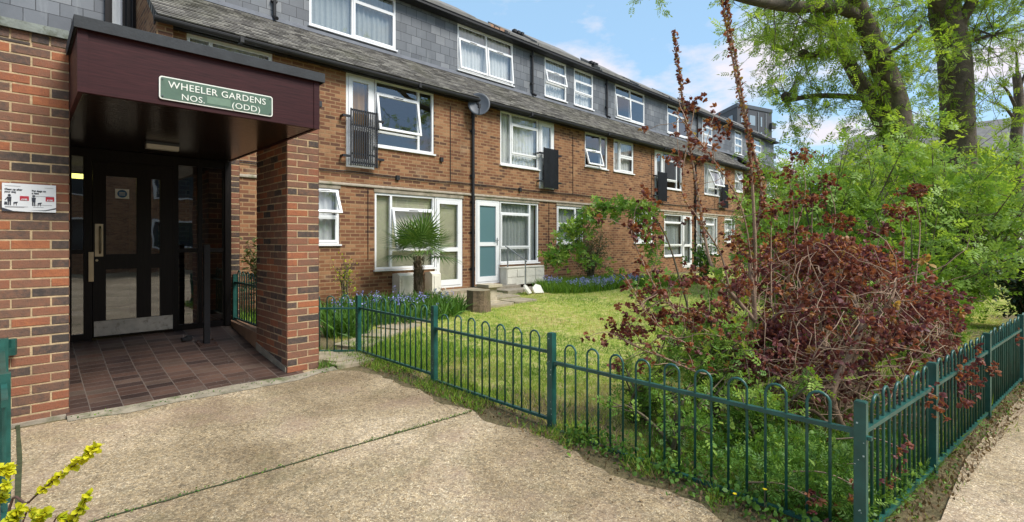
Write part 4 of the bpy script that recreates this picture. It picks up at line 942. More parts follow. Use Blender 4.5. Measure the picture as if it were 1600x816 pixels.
st = MB(); st.box(8.05, 9.2, 9.05, 9.58, -1.35, -1.14); st.box(8.3, 9.6, 8.6, 9.05, -1.38, -1.2); tag(st.build('doorstep', M['concrete']), 'concrete doorstep below the teal glass door', 'doorstep')
def stump():
    o = empty('tree_stump', (6.2, 7.2, -1.32), 'cut tree stump standing on the slabs before the doors', 'stump')
    m = MB(); n = 20; rr = [random.uniform(.2, .235) for _ in range(n)]; zs = [-1.36, -1.1, -.93]
    for a, b in zip(zs, zs[1:]):
        for i in range(n):
            j = (i + 1) % n; q = lambda k, z: (6.2 + rr[k] * math.cos(2 * math.pi * k / n) * (1.06 if z < -1.3 else 1), 7.2 + rr[k] * math.sin(2 * math.pi * k / n) * (1.06 if z < -1.3 else 1), z)
            m.quad(q(i, a), q(j, a), q(j, b), q(i, b))
    m.build('trunk', M['palmtrunk'], o); m = MB(); m.poly([(6.2 + rr[k] * math.cos(2 * math.pi * k / n), 7.2 + rr[k] * math.sin(2 * math.pi * k / n), -.93) for k in range(n)]); m.build('cut_face', simple('cut_wood', (0.22, 0.19, 0.12), .9, var=.3, vscale=20, bmp=.3), o)
stump()
o = empty('stone_plinth', (6.95, 7.75, -1.3), 'square pale stone plinth behind the tree stump', 'plinth')
m = MB(); m.box(6.76, 7.14, 7.56, 7.94, -.955, -.90, ); m.box(6.79, 7.11, 7.59, 7.91, -.975, -.957); m.build('cap', M['stone'], o)
m = MB(); m.box(6.84, 7.06, 7.64, 7.86, -1.23, -.975); m.build('shaft', M['stone'], o)
m = MB(); m.prism([(6.72, -1.36), (7.18, -1.36), (7.12, -1.26), (7.06, -1.231), (6.84, -1.231), (6.78, -1.26)], 'y', 7.52, 7.98); m.build('base', M['stone'], o)
o = empty('handrail', (9.1, 9.0, -1.2), 'grey metal handrail sloping down from the teal glass door', 'handrail')
m = MB(); pa = (9.02, 9.35, -.18); pb = (8.85, 8.55, -.48); m.tube([(9.04, 9.45, -.15), pa, pb, (8.84, 8.5, -.52)], .017, 8); m.build('rail', M['steel'], o)
for p in (pa, pb): m = MB(); m.tube([p, (p[0], p[1], -1.21)], .016, 8); m.build('post', M['steel'], o)
for k, (x, y, a, lab) in enumerate(((8.75, 8.3, .5, 'broken white slab leaning by the foot of the handrail'), (8.98, 8.22, -.3, 'second broken white slab right of the handrail foot'))):
    m = MB(); Mx = Matrix.Translation((x, y, -1.27)) @ Matrix.Rotation(a, 4, 'Z') @ Matrix.Rotation(R(-35), 4, 'X'); m.prism([(-.12, 0), (.13, -.01), (.10, .2), (-.02, .25), (-.14, .15)], 'y', -.02, .02); m.v = [tuple(Mx @ Vector(p)) for p in m.v]
    tag(m.build('broken_slab', M['whitewood']), lab, 'slab', 'broken slabs by the handrail')
def dish():
    cx, cy, cz = 8.0, 9.30, 3.33
    o = empty('satellite_dish', (cx, FY, 3.0), 'round grey satellite dish below the eaves on the first floor wall', 'satellite dish')
    m = MB(); n = 24; rings = 6; ax = Vector((-.62, -.74, .16)).normalized(); Mx = Matrix.Translation((cx, cy, cz)) @ ax.to_track_quat('Z', 'Y').to_matrix().to_4x4()
    rows = []
    for i in range(rings + 1):
        r = .27 * max(i / rings, .02); z = .06 * (r / .27) ** 2 - .06
        rows.append([tuple(Mx @ Vector((r * math.cos(2 * math.pi * k / n), r * 1.08 * math.sin(2 * math.pi * k / n), z))) for k in range(n)])
    m.v = [p for rw in rows for p in rw]; m.t = [.5] * len(m.v)
    for i in range(rings):
        for k in range(n): m.f.append((i * n + k, i * n + (k + 1) % n, (i + 1) * n + (k + 1) % n, (i + 1) * n + k)); m.m.append(0)
    m.f.append(tuple(range(n))[::-1]); m.m.append(0)
    d_ = m.build('reflector', M['greyplate'], o, True); sm = d_.modifiers.new('thick', 'SOLIDIFY'); sm.thickness = .008
    tip = Mx @ Vector((0, -.16, .24)); m = MB(); m.tube([Mx @ Vector((0, -.27, -.03)), tip], .012, 6); m.box(-.03, .03, -.02, .02, -.05, .05, M=Matrix.Translation(tip)); m.build('receiver_arm', M['black'], o)
    m = MB(); m.tube([Mx @ Vector((0, 0, -.06)), (cx + .05, FY - .06, 3.12), (cx + .05, FY - .0, 3.1)], .018, 8); m.box(cx - .0, cx + .1, FY - .03, FY - .003, 3.03, 3.17); m.build('bracket', M['black'], o)
dish()

# ------------------------------------------------------------------ foliage machinery
def T_leaf(l=1., w=.5, fold=.12):
    return np.array([[0, 0, 0], [.45 * l, w / 2, fold * w], [.45 * l, -w / 2, fold * w], [l, 0, -.12 * l]]), np.array([[0, 2, 1], [1, 2, 3]])
def T_round(l=1., w=.7):
    V = np.array([[0, 0, 0], [.3 * l, w * .42, .06], [.3 * l, -w * .42, .06], [.72 * l, w * .45, .04], [.72 * l, -w * .45, .04], [l, 0, -.08]]); return V, np.array([[0, 2, 1], [1, 2, 4], [1, 4, 3], [3, 4, 5]])
def T_compound(n=4, lw=.34, ll=.42, droop=.25):
    Vs, Fs = [], []; k = 0
    def add(p, ang, l, w):
        nonlocal k
        V, F = T_leaf(l, w); c, s = math.cos(ang), math.sin(ang)
        V = np.stack([V[:, 0] * c - V[:, 1] * s, V[:, 0] * s + V[:, 1] * c, V[:, 2]], -1) + p; Vs.append(V); Fs.append(F + k); k += 4
    for i in range(n):
        t = .2 + .75 * i / n; p = np.array([t, 0, -droop * t * t])
        for s in (1, -1): add(p, s * 1.05, ll * (1 - .3 * abs(i / n - .4)), ll * lw)
    add(np.array([.95, 0, -droop]), 0, ll, ll * lw)
    Vs.append(np.array([[0, .008, 0], [0, -.008, 0], [1, 0, -droop]])); Fs.append(np.array([[0, 1, 2]]) + k)
    return np.concatenate(Vs), np.concatenate(Fs)
def T_rosette(n=7, l=1., w=.42, cone=.5):
    Vs, Fs = [], []
    for i in range(n):
        V, F = T_leaf(l * (1 - .18 * (i % 3)), w * .95); a = 2 * math.pi * i / n + .3 * (i % 2); tl = cone * (.5 + .5 * (i % 3) / 2)
        c, s = math.cos(tl), math.sin(tl); V = np.stack([V[:, 0] * c - V[:, 2] * s, V[:, 1], V[:, 0] * s + V[:, 2] * c], -1)
        c, s = math.cos(a), math.sin(a); V = np.stack([V[:, 0] * c - V[:, 1] * s, V[:, 0] * s + V[:, 1] * c, V[:, 2]], -1)
        # rosette grows along +X
        V = V[:, [2, 0, 1]]; Vs.append(V); Fs.append(F + 4 * i)
    return np.concatenate(Vs), np.concatenate(Fs)
def basis(D, roll=None):
    D = D / (np.linalg.norm(D, axis=1, keepdims=True) + 1e-9); up = np.tile([0, 0, 1.], (len(D), 1)) + rs.normal(0, .45 if roll is None else roll, (len(D), 3))
    Yv = np.cross(up, D); Yv /= np.linalg.norm(Yv, axis=1, keepdims=True) + 1e-9; Zv = np.cross(D, Yv); return np.stack([D, Yv, Zv], -1)
def scatter(T, pos, D, sc, tint, roll=None):
    V, F = T; pos = np.asarray(pos); D = np.asarray(D); B = basis(D, roll); n = len(pos)
    W = np.einsum('nij,kj->nki', B, V) * np.asarray(sc)[:, None, None] + pos[:, None, :]
    FF = F[None] + (np.arange(n) * len(V))[:, None, None]
    return W.reshape(-1, 3), FF.reshape(-1, 3), np.repeat(tint, len(V))
def cat(parts):
    Vs, Fs, Ts = [], [], []; k = 0
    for V, F, t in parts: Vs.append(V); Fs.append(F + k); Ts.append(t); k += len(V)
    return np.concatenate(Vs), np.concatenate(Fs), np.concatenate(Ts)
def tubes(polys, n=6):
    """polys: list of (pts (k,3), radii (k)) -> quads arrays"""
    Vs, Fs = [], []; k0 = 0
    for pts, rad in polys:
        pts = np.asarray(pts, float); k = len(pts)
        d = np.gradient(pts, axis=0); d /= np.linalg.norm(d, axis=1, keepdims=True) + 1e-9
        up = np.array([.31, .17, .93]) if abs(d[0][2]) < .8 else np.array([.95, .2, .1])
        a = np.cross(d, up); a /= np.linalg.norm(a, axis=1, keepdims=True) + 1e-9; b = np.cross(a, d); nn = n if rad[0] > .012 else 4
        th = np.arange(nn) * 2 * math.pi / nn
        ring = pts[:, None] + (a[:, None] * np.cos(th)[None, :, None] + b[:, None] * np.sin(th)[None, :, None]) * np.asarray(rad)[:, None, None]
        Vs.append(ring.reshape(-1, 3)); i = (np.arange(k - 1)[:, None] * nn + np.arange(nn)[None]); j = (np.arange(k - 1)[:, None] * nn + (np.arange(nn)[None] + 1) % nn)
        Fs.append(np.stack([i, j, j + nn, i + nn], -1).reshape(-1, 4) + k0); k0 += k * nn
    return np.concatenate(Vs), np.concatenate(Fs)
def grow(p, d, L, n=6, wig=.12, up=0.0):
    p = np.array(p, float); d = np.array(d, float); d /= np.linalg.norm(d); out = [p]; s = L / n
    for i in range(n):
        d = d + rs.normal(0, wig, 3) + np.array([0, 0, up]); d /= np.linalg.norm(d); p = p + d * s; out.append(p)
    return np.array(out)
def spline(pts, n=5):
    pts = [np.array(p, float) for p in pts]; P_ = [2 * pts[0] - pts[1]] + pts + [2 * pts[-1] - pts[-2]]; o = []
    for i in range(1, len(P_) - 2):
        for t in np.linspace(0, 1, n, endpoint=False):
            a, b, c, d = P_[i - 1:i + 3]; o.append(.5 * ((2 * b) + (-a + c) * t + (2 * a - 5 * b + 4 * c - d) * t * t + (-a + 3 * b - 3 * c + d) * t ** 3))
    o.append(pts[-1]); return np.array(o)
def along(pts, f):
    f = f * (len(pts) - 1); i = min(int(f), len(pts) - 2); t = f - i; return pts[i] * (1 - t) + pts[i + 1] * t, pts[i + 1] - pts[i]
def plant(name, base, label, catg, wood, woodmat_, leaves, leafm, group=None, wname='branches', lname='foliage'):
    o = empty(name, tuple(base), label, catg, group)
    if wood: V, F = tubes(wood, 8); np_mesh(wname, V, F, np.full(len(V), .5), woodmat_, o, True)
    if leaves: V, F, t = leaves; np_mesh(lname, V, F, np.clip(t, 0, 1), leafm, o)
    return o
def shoots(wood, anchors, n, L, up, spread, rad=.012, sub=4, leafstep=.07, leaflen=.2, bias=None, subL=.45):
    """long shoots with side twigs; returns leaf positions and directions"""
    LP, LD = [], []
    for _ in range(n):
        p, d0 = anchors[rs.integers(len(anchors))]; l = L * rs.uniform(.55, 1.25)
        d = rs.normal(0, spread, 3) + np.array([0, 0, up]); 
        if bias is not None: d += bias
        s = grow(p, d, l, 7, .10, .02); wood.append((s, np.linspace(rad, .003, 8)))
        tw = [(s, .25)]
        for _k in range(sub):
            q, dd = along(s, rs.uniform(.25, .9)); t_ = grow(q, dd / np.linalg.norm(dd) * .8 + rs.normal(0, .6, 3), l * subL * rs.uniform(.5, 1.2), 5, .15, 0); wood.append((t_, np.linspace(.005, .002, 6))); tw.append((t_, .1))
        for t_, st_ in tw:
            ll = np.linalg.norm(np.diff(t_, axis=0), axis=1).sum(); m = max(2, int(ll * (1 - st_) / leafstep))
            for f in np.linspace(st_, 1, m):
                q, dd = along(t_, min(f, .999)); dd = dd / (np.linalg.norm(dd) + 1e-9); LP.append(q); LD.append(dd * .5 + rs.normal(0, .7, 3) + np.array([0, 0, -.05]))
    return np.array(LP), np.array(LD)

# ------------------------------------------------------------------ big trees
def big_trees():
    # left tree: leaning limbs
    D0 = 12.0
    def px(l): return [P(u, v, d) for u, v, d in l]
    base = P(1420, 470, 12.2); base[2] = gz(0, base[1]) - .1
    w_ = []
    tr = spline([base, *px([(1412, 330, 12.1), (1406, 218, 12)])]); w_.append((tr, np.linspace(.42, .33, len(tr))))
    l1 = spline(px([(1408, 235, 12), (1398, 160, 12), (1372, 85, 11.8), (1345, 25, 11.5), (1320, -60, 11.2), (1290, -160, 11)])); w_.append((l1, np.linspace(.31, .13, len(l1))))
    l2 = spline(px([(1350, 32, 11.6), (1310, 12, 11.2), (1230, 10, 10.6), (1146, -8, 10), (1060, -40, 9.6), (990, -60, 9.2)])); w_.append((l2, np.linspace(.15, .06, len(l2))))
    l3 = spline(px([(1400, 232, 12.1), (1365, 165, 12.3), (1330, 105, 12.5), (1300, 42, 12.6), (1290, -30, 12.8)])); w_.append((l3, np.linspace(.22, .08, len(l3))))
    l4 = spline(px([(1360, 155, 12.3), (1310, 150, 12.4), (1265, 151, 12.3), (1228, 158, 12.2)])); w_.append((l4, np.linspace(.07, .06, len(l4))))
    l5 = spline(px([(1308, 72, 12.6), (1285, 84, 12.6), (1258, 88, 12.5)])); w_.append((l5, np.linspace(.09, .07, len(l5))))
    l6 = spline(px([(1384, 120, 11.9), (1375, 95, 11.7), (1410, 70, 11.2), (1440, 40, 11)])); w_.append((l6, np.linspace(.05, .03, len(l6))))
    for kx in ((1228, 152, 12.2), (1255, 86, 12.5), (1372, 90, 11.75)):
        q = P(*kx); w_.append((np.array([q - [0, 0, .13], q - [0, 0, .05], q + [0, 0, .07], q + [0, 0, .14]]), [.05, .11, .12, .03]))
    anc = []
    for l_, ws, fm in ((l1, 4, 1), (l2, 4, .45), (l3, 4, 1)):
        for f in np.linspace(.12, fm, 10): anc += [along(l_, min(f, .999))] * ws
    for kx, k in (((1228, 150, 12.2), 9), ((1255, 84, 12.5), 14), ((1372, 90, 11.7), 8)): anc += [(P(*kx), None)] * k
    for u, v, d in ((1200, -60, 11), (1250, -20, 11.5), (1200, 40, 12), (1010, -150, 9.5), (1350, -90, 11), (1250, -100, 12)): anc += [(P(u, v, d), None)] * 5
    LP, LD = shoots(w_, anc, 165, 1.5, .22, .8, .012, 5, .08)
    # low hanging sprays
    anc2 = [(P(1228, 158, 12.2), None)] * 4 + [along(l2, .15)] + [(P(1400, 200, 12), None)] * 3 + [along(l4, f) for f in (.2, .5, .8)]
    LP2, LD2 = shoots(w_, anc2, 12, 1.0, -.25, .7, .010, 5, .08)
    LP = np.concatenate([LP, LP2]); LD = np.concatenate([LD, LD2])
    keep = rs.random(len(LP)) < .9; LP = LP[keep]; LD = LD[keep]; n = len(LP)
    lv = scatter(T_compound(4), LP, LD, rs.uniform(.12, .24, n), rs.random(n) * .5 + .5 * vn(LP[:, 0] * 2, LP[:, 2] * 2, 1.0), .6)
    plant('pollarded_tree', base, 'big leaning tree with forked grey limbs and fresh green leaves', 'tree', w_, M['bark'], lv, M['lf_tree'], wname='trunk', lname='crown')
    # right tree: upright trunk
    base = P(1502, 460, 13.0); base[2] = gz(0, base[1]) - .1; w_ = []
    tr = spline([base, *px([(1500, 330, 13), (1497, 215, 13), (1491, 90, 12.8), (1474, 0, 12.6), (1468, -120, 12.4)])]); rad = np.interp(np.linspace(0, 1, len(tr)), [0, .4, .75, 1], [.44, .36, .34, .2]); w_.append((tr, rad))
    a1 = spline(px([(1484, 40, 12.6), (1455, -20, 12.2), (1430, -90, 12)])); w_.append((a1, np.linspace(.2, .1, len(a1))))
    a2 = spline(px([(1487, 60, 12.7), (1520, 0, 12.3), (1560, -60, 12)])); w_.append((a2, np.linspace(.16, .08, len(a2))))
    a3 = spline(px([(1490, 70, 12.7), (1540, 58, 12.5), (1600, 40, 12.2)])); w_.append((a3, np.linspace(.05, .02, len(a3))))
    anc = [along(tr, f) for f in np.linspace(.3, .99, 16)] + [along(a1, f) for f in (.2, .5, .9)] * 3 + [along(a2, f) for f in (.2, .5, .9)] * 4 + [along(a3, f) for f in (.3, .6, .95)] * 3
    anc += [(P(u, v, 12.5), None) for u, v in ((1560, -40), (1600, -20), (1640, 40), (1530, -80))] * 3
    LP, LD = shoots(w_, anc, 135, 1.7, .3, .75, .012, 5, .09)
    n = len(LP); lv = scatter(T_compound(4), LP, LD, rs.uniform(.12, .22, n), rs.random(n) * .5 + .5 * vn(LP[:, 0] * 2, LP[:, 2] * 2, 1.0, 3), .6)
    plant('pollarded_tree', base, 'upright thick trunked tree right of the leaning one with fresh green leaves', 'tree', w_, M['bark'], lv, M['lf_tree'], wname='trunk', lname='crown')
    # bare pollard at the right edge
    w_ = []; b = P(1592, 400, 15); b[2] = gz(0, b[1]) - .1
    tr = spline([b, P(1590, 300, 15), P(1586, 240, 15), P(1592, 160, 15), P(1588, 115, 15)]); w_.append((tr, np.linspace(.2, .10, len(tr))))
    for u, v, u2, v2 in ((1588, 190, 1550, 160), (1590, 150, 1612, 100), (1588, 170, 1560, 130), (1590, 130, 1588, 80), (1587, 210, 1622, 170)):
        q = P(u, v, 15); e_ = P(u2, v2, 14.8); s = spline([q, (q + e_) / 2 + [0, 0, .15], e_], 4); w_.append((s, np.linspace(.05, .02, len(s))))
        for _ in range(9): t_ = grow(s[-1 - rs.integers(3)], rs.normal(0, .6, 3) + [0, 0, .5], .9, 5, .15); w_.append((t_, np.linspace(.009, .003, 6)))
    plant('bare_tree', b, 'slim bare pollarded tree at the right edge', 'tree', w_, M['bark'], None, None, wname='trunk')
big_trees()

# ------------------------------------------------------------------ green shrubs behind the purple one
def bush(name, label, x, y, h, rad, nst, leafn, leafm, T, ls, woodm='twig', group=None, catg='shrub', z0=None, topf=.55, lean=(0, 0), tb=0.0, upn=.6, low=.08, gaps=0):
    base = np.array([x, y, (gz(x, y) if z0 is None else z0) - .03]); w_ = []; ancL = []
    for _ in range(nst):
        a = rs.uniform(0, 2 * math.pi); r = rad * rs.uniform(.15, 1) ; tip = base + [math.cos(a) * r + lean[0], math.sin(a) * r + lean[1], h * rs.uniform(topf, 1.05)]
        mid = base + [math.cos(a) * r * .35, math.sin(a) * r * .35, h * .45]; s = spline([base + rs.normal(0, .04, 3) * [1, 1, 0], mid + rs.normal(0, .05, 3), tip], 5); w_.append((s, np.linspace(.016 + h * .004, .003, len(s))))
        for _k in range(5):
            q, d = along(s, rs.uniform(.3, .95)); t_ = grow(q, d / np.linalg.norm(d) * .5 + rs.normal(0, .7, 3), h * .28 * rs.uniform(.5, 1.3), 5, .15, .02); w_.append((t_, np.linspace(.006, .002, 6))); ancL.append(t_)
        ancL.append(s)
    LP = np.zeros((leafn, 3)); LD = np.zeros((leafn, 3))
    for i in range(leafn):
        s = ancL[rs.integers(len(ancL))]; q, d = along(s, rs.uniform(low, .999)); LP[i] = q + rs.normal(0, .05 * h, 3); LD[i] = d / (np.linalg.norm(d) + 1e-9) * .4 + rs.normal(0, .7, 3)
    LP[:, 2] = np.maximum(LP[:, 2], base[2] + .05)
    if gaps:
        v_ = vn(LP[:, 0] * 1.5 + LP[:, 2] * 1.1, LP[:, 1] * 1.5 - LP[:, 2] * 1.6, 1.4, 6); kk_ = (v_ > gaps) | (rs.random(leafn) < .12); LP = LP[kk_]; LD = LD[kk_]; leafn = len(LP)
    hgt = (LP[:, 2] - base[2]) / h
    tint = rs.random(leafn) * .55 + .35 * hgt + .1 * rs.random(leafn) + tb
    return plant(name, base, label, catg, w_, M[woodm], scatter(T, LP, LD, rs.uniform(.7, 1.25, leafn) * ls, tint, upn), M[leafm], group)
C4 = T_compound(3, .42, .5, .2); LF = T_leaf(1, .5); RD = T_round()
g_ = 'green shrubs behind the purple one'
bush('green_shrub', 'tall bright green shrub nearest the trees at the middle of the hedge', 9.6, 2.3, 3.05, 1.35, 24, 4600, 'lf_shrub', C4, .15, group=g_, gaps=.40, tb=.08)
bush('green_shrub', 'tall bright green shrub at the right edge above the dark hedge', 9.9, .75, 2.9, 1.15, 24, 4200, 'lf_shrub', C4, .15, group=g_, gaps=.40, tb=.08)
bush('green_shrub', 'broad green shrub reaching in front of the far end of the terrace', 13.6, 4.3, 3.0, 1.6, 22, 3600, 'lf_shrub', C4, .17, group=g_, gaps=.36, tb=.08)
bush('green_shrub', 'arching light green shrub at right behind the railing posts', 8.4, 1.0, 2.0, .95, 18, 2300, 'lf_shrub', C4, .13, group=g_, tb=.15, gaps=.36)
bush('green_shrub', 'darker leafy shrub low behind the purple mound', 8.4, 2.4, 1.9, 1.0, 14, 1700, 'lf_shrub', LF, .10, group=g_, tb=-.15)
bush('green_shrub', 'pale green shrub furthest back below the leaning tree', 14.5, 3.2, 4.1, 1.8, 18, 3000, 'lf_tree', C4, .18, group=g_, gaps=.36)
bush('green_shrub', 'tall green shrub under the upright tree trunk', 13.5, 1.3, 3.9, 1.6, 18, 3000, 'lf_tree', C4, .18, group=g_, gaps=.36)
bush('evergreen_hedge', 'dark evergreen hedge at the right edge behind the railing', 12.6, -.1, 1.45, .9, 18, 2600, 'lf_dark', LF, .11, catg='hedge', topf=.7)
bush('evergreen_hedge', 'dark evergreen bush on the lawn right of the upright tree', 12.2, 1.0, 1.3, .8, 14, 1500, 'lf_dark', LF, .11, catg='hedge', topf=.7)
# shrubs against the terrace
bush('olive_shrub', 'rounded olive and bronze shrub against the terrace among the bluebells', 11.6, 8.6, 1.6, .62, 22, 2300, 'lf_olive', LF, .062, topf=.6, low=.3, tb=-.05)
bush('grey_shrub', 'grey green bush behind the porch side railing', 2.9, 8.75, 1.5, .42, 14, 900, 'lf_olive', LF, .09, topf=.5, tb=-.15)
bush('young_shrub', 'dark green shrub before the far ground floor doors', 15.2, 7.0, 1.35, .45, 10, 500, 'lf_weed', RD, .10, tb=-.25)
bush('yellow_shrub', 'thin yellow flowered shrub against the wall right of the porch pillar', 4.45, 9.0, .95, .16, 8, 260, 'lf_gold', LF, .05, topf=.5, tb=-.4)
bush('far_shrub', 'bright green shrub at the end of the lawn before the passage', 17.5, 6.2, 1.5, .9, 12, 900, 'lf_weed', RD, .12)

# ------------------------------------------------------------------ purple shrub, its tall stems
def T_cluster(n=9, seed=1):
    q = np.random.default_rng(seed); Vs, Fs = [], []
    for i in range(n):
        V, F = T_round(q.uniform(.55, 1.0), q.uniform(.42, .6)); V = V + [0.08, 0, 0]
        d = q.normal(0, .75, 3) + [.9, 0, 0]; B = basis(d[None], .9)[0]; V = V @ B.T + q.normal(0, .14, 3); Vs.append(V); Fs.append(F + 6 * i)
    return np.concatenate(Vs), np.concatenate(Fs)
ROS = T_cluster()
def purple():
    base = np.array([4.65, 1.15, -1.53]); w_ = []; LP, LD = [], []
    def crook(a, b, r, n=7, w1=.09):
        a = np.array(a); b = np.array(b); pts = [a + (b - a) * t + rs.normal(0, w1, 3) * math.sin(math.pi * t) for t in np.linspace(0, 1, n)]; s = spline(pts, 3); w_.append((s, np.linspace(r, max(.003, r * .25), len(s)))); return s
    c = np.array([5.45, 1.28, -1.0]); ax = np.array([1.6, 1.0, .98])
    mains = []
    for k in range(26):
        a = rs.uniform(0, 6.28); e = rs.uniform(-.1, 1.15); tip = c + ax * [math.cos(a) * math.cos(e), math.sin(a) * math.cos(e), math.sin(e)] * .93
        b0 = base + [rs.uniform(-.1, .9), rs.uniform(-.15, .3), 0]; mains.append(crook(b0, tip, rs.uniform(.011, .022)))
    s = spline([base + [-.1, -.2, 0], P(1300, 620, 3.75), P(1325, 560, 3.85), P(1345, 510, 3.9), P(1332, 460, 4.0)], 5); w_.append((s, np.linspace(.03, .016, len(s)))); mains.append(s)
    s = spline([P(1345, 515, 3.9), P(1375, 490, 3.8), P(1395, 462, 3.75), P(1400, 430, 3.8)], 4); w_.append((s, np.linspace(.016, .007, len(s)))); mains.append(s)
    for k in range(330):
        m = mains[rs.integers(len(mains))]; q, d = along(m, rs.uniform(.25, .98)); dd = rs.normal(0, .8, 3) + [0, 0, .1]; t_ = grow(q, dd, rs.uniform(.25, .65), 7, .32, 0); w_.append((t_, np.linspace(.0048, .002, 8)))
        for f in rs.uniform(.3, 1, 1): LP.append(along(t_, min(f, .99))[0]); LD.append(t_[-1] - t_[-2])
        LP.append(t_[-1]); LD.append(t_[-1] - t_[-2])
    # outer shell of leaf rosettes
    for k in range(5200):
        a = rs.uniform(0, 6.28); e = rs.uniform(-.35, 1.5); u = np.array([math.cos(a) * math.cos(e), math.sin(a) * math.cos(e), math.sin(e)]); rr = 1 - abs(rs.normal(0, .15)) + .30 * (vn(a * 2.6, e * 3.2, 1.0, 4) - .55); p = c + ax * u * rr
        if k % 4 == 0: p = np.array([4.45, 1.55, -1.12]) + np.array([.75, .62, .52]) * u * rr * rs.uniform(.6, 1)
        if vn(p[0] * 2.2 + p[2], p[1] * 2.2 + p[2] * 2, 1.3) < .30 + .20 * (p[2] < -1.0): continue
        if p[2] < -.72 and rs.random() < .3: continue
        LP.append(p + rs.normal(0, .04, 3)); LD.append(u + [0, 0, .35] + rs.normal(0, .35, 3))
    # long pale arching twigs woven over the outside of the mound
    for k in range(120):
        a = rs.uniform(2.9, 5.6); e = rs.uniform(-.45, .6); tw = []; da = rs.normal(0, .09); de = rs.normal(0, .10)
        for q in range(9):
            u = np.array([math.cos(a) * math.cos(e), math.sin(a) * math.cos(e), math.sin(e)]); tw.append(c + ax * u * (.86 + .07 * math.sin(q * .8 + k)) + rs.normal(0, .022, 3)); a += da; e += de; da += rs.normal(0, .035); de += rs.normal(0, .04)
        w_.append((np.array(tw), np.linspace(rs.uniform(.0025, .0045), .0015, 9)))
    LP = np.array(LP); LD = np.array(LD); n = len(LP); ok = LP[:, 2] > -1.45; ok &= (LP[:, 1] > .57 - .115 * (LP[:, 0] - 3) - .07); LP = LP[ok]; LD = LD[ok]; n = len(LP)
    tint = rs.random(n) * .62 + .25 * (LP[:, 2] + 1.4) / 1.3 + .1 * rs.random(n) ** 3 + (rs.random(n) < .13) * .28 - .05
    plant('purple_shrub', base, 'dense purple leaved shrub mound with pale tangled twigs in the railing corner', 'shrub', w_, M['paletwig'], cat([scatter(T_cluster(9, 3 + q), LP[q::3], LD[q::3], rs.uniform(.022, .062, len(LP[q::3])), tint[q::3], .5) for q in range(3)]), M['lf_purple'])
    # spindly purple shrub, tall stems
    w_ = []; LP, LD = [], []; lp2, ld2 = [], []; base = np.array([4.45, 1.65, -1.52]); B = lambda u, v, d=4.4: P(u, v, d)
    stems = [([base, B(1180, 560), B(1178, 470), B(1172, 400), B(1190, 300, 4.5), B(1160, 170, 4.5), B(1128, 0, 4.5), B(1120, -60, 4.5)], .026),
             ([B(1178, 480), B(1180, 400), B(1176, 300, 4.35), B(1168, 200, 4.3), B(1140, 40, 4.3), B(1130, -40, 4.3)], .018),
             ([B(1178, 500), B(1140, 455), B(1110, 410, 4.6), B(1095, 330, 4.7), B(1075, 210, 4.8), B(1062, 120, 4.8), B(1053, 48, 4.8)], .02),
             ([B(1140, 452), B(1125, 395, 4.4), B(1090, 340, 4.3), B(1065, 290, 4.3), B(1085, 170, 4.4)], .009),
             ([B(1180, 520), B(1230, 480, 4.1), B(1300, 440, 3.9), B(1330, 400, 3.8)], .012),
             ([B(1180, 530), B(1120, 500, 4.2), B(1060, 478, 4.2), B(1020, 470, 4.3)], .010),
             ([B(1180, 540), B(1110, 520, 4.0), B(1040, 470, 3.9), B(1000, 400, 4.0), B(985, 350, 4.1)], .008),
             ([B(1150, 560), B(1080, 540, 3.9), B(1020, 500, 3.8), B(975, 430, 3.9)], .007),
             ([B(1170, 560), B(1110, 585, 3.8), B(1040, 560, 3.8), B(990, 540, 3.9), B(960, 520, 4)], .008),
             ([B(1178, 440), B(1160, 330, 4.2), B(1115, 250, 4.1), B(1055, 175, 4.2)], .006)]
    for i, (pts, r) in enumerate(stems):
        s = spline(pts, 6); w_.append((s, np.linspace(r, .0035, len(s))))
        L_ = np.linalg.norm(np.diff(s, axis=0), axis=1).sum(); lo = .42 if i < 3 else .35
        for f in np.linspace(lo, 1, int(L_ * (170 if i < 3 else 34))):
            q, d = along(s, min(f, .999)); d = d / (np.linalg.norm(d) + 1e-9); lp2.append(q + rs.normal(0, .008, 3)); ld2.append(d * .5 + rs.normal(0, .8, 3))
        if i > 1:
            for _k in range(11 if i > 3 else 3):
                q, d = along(s, rs.uniform(.25, 1)); t_ = grow(q, d / np.linalg.norm(d) * .4 + rs.normal(0, .6, 3) + [0, 0, .2], rs.uniform(.15, .5), 6, .2); w_.append((t_, np.linspace(.004, .002, 7)))
                for _q in range(5): LP.append(t_[-1] + rs.normal(0, .03, 3)); LD.append(rs.normal(0, .7, 3) + [0, 0, .4])
    # clumps of red rosettes on the stems
    for u, v, d, k in ((1085, 165, 4.5, 7), (1060, 250, 4.3, 5), (1130, 200, 4.4, 8), (1012, 310, 4, 4), (1000, 360, 4, 5), (1205, 330, 4.4, 8), (1150, 380, 4.4, 9), (1100, 445, 4.2, 8), (1020, 455, 4, 9), (990, 520, 4, 10), (1080, 500, 4, 12), (1030, 500, 4, 10), (960, 515, 4.1, 6),
                      (1250, 245, 5.2, 9), (1294, 285, 5.2, 9), (1232, 272, 5.0, 8), (1270, 310, 5, 9), (1235, 320, 5, 9), (1430, 300, 5.2, 14), (1405, 335, 5.0, 16), (1320, 350, 5, 10), (1300, 345, 5, 8), (1375, 360, 5, 9), (1210, 375, 5, 10), (1240, 365, 5, 10)):
        for _ in range(int(k * 3.6)): LP.append(P(u, v, d) + rs.normal(0, .05, 3) * [1.2, 1.2, .85]); LD.append(rs.normal(0, .7, 3) + [0, 0, .3])
        if d >= 5 or (u > 1190): s = spline([P(u, v, d), P(u + rs.uniform(-10, 14), v + 60, d), P(u + rs.uniform(-20, 25), v + 150, d - .1)], 5); w_.append((s, np.linspace(.003, .007, len(s))))
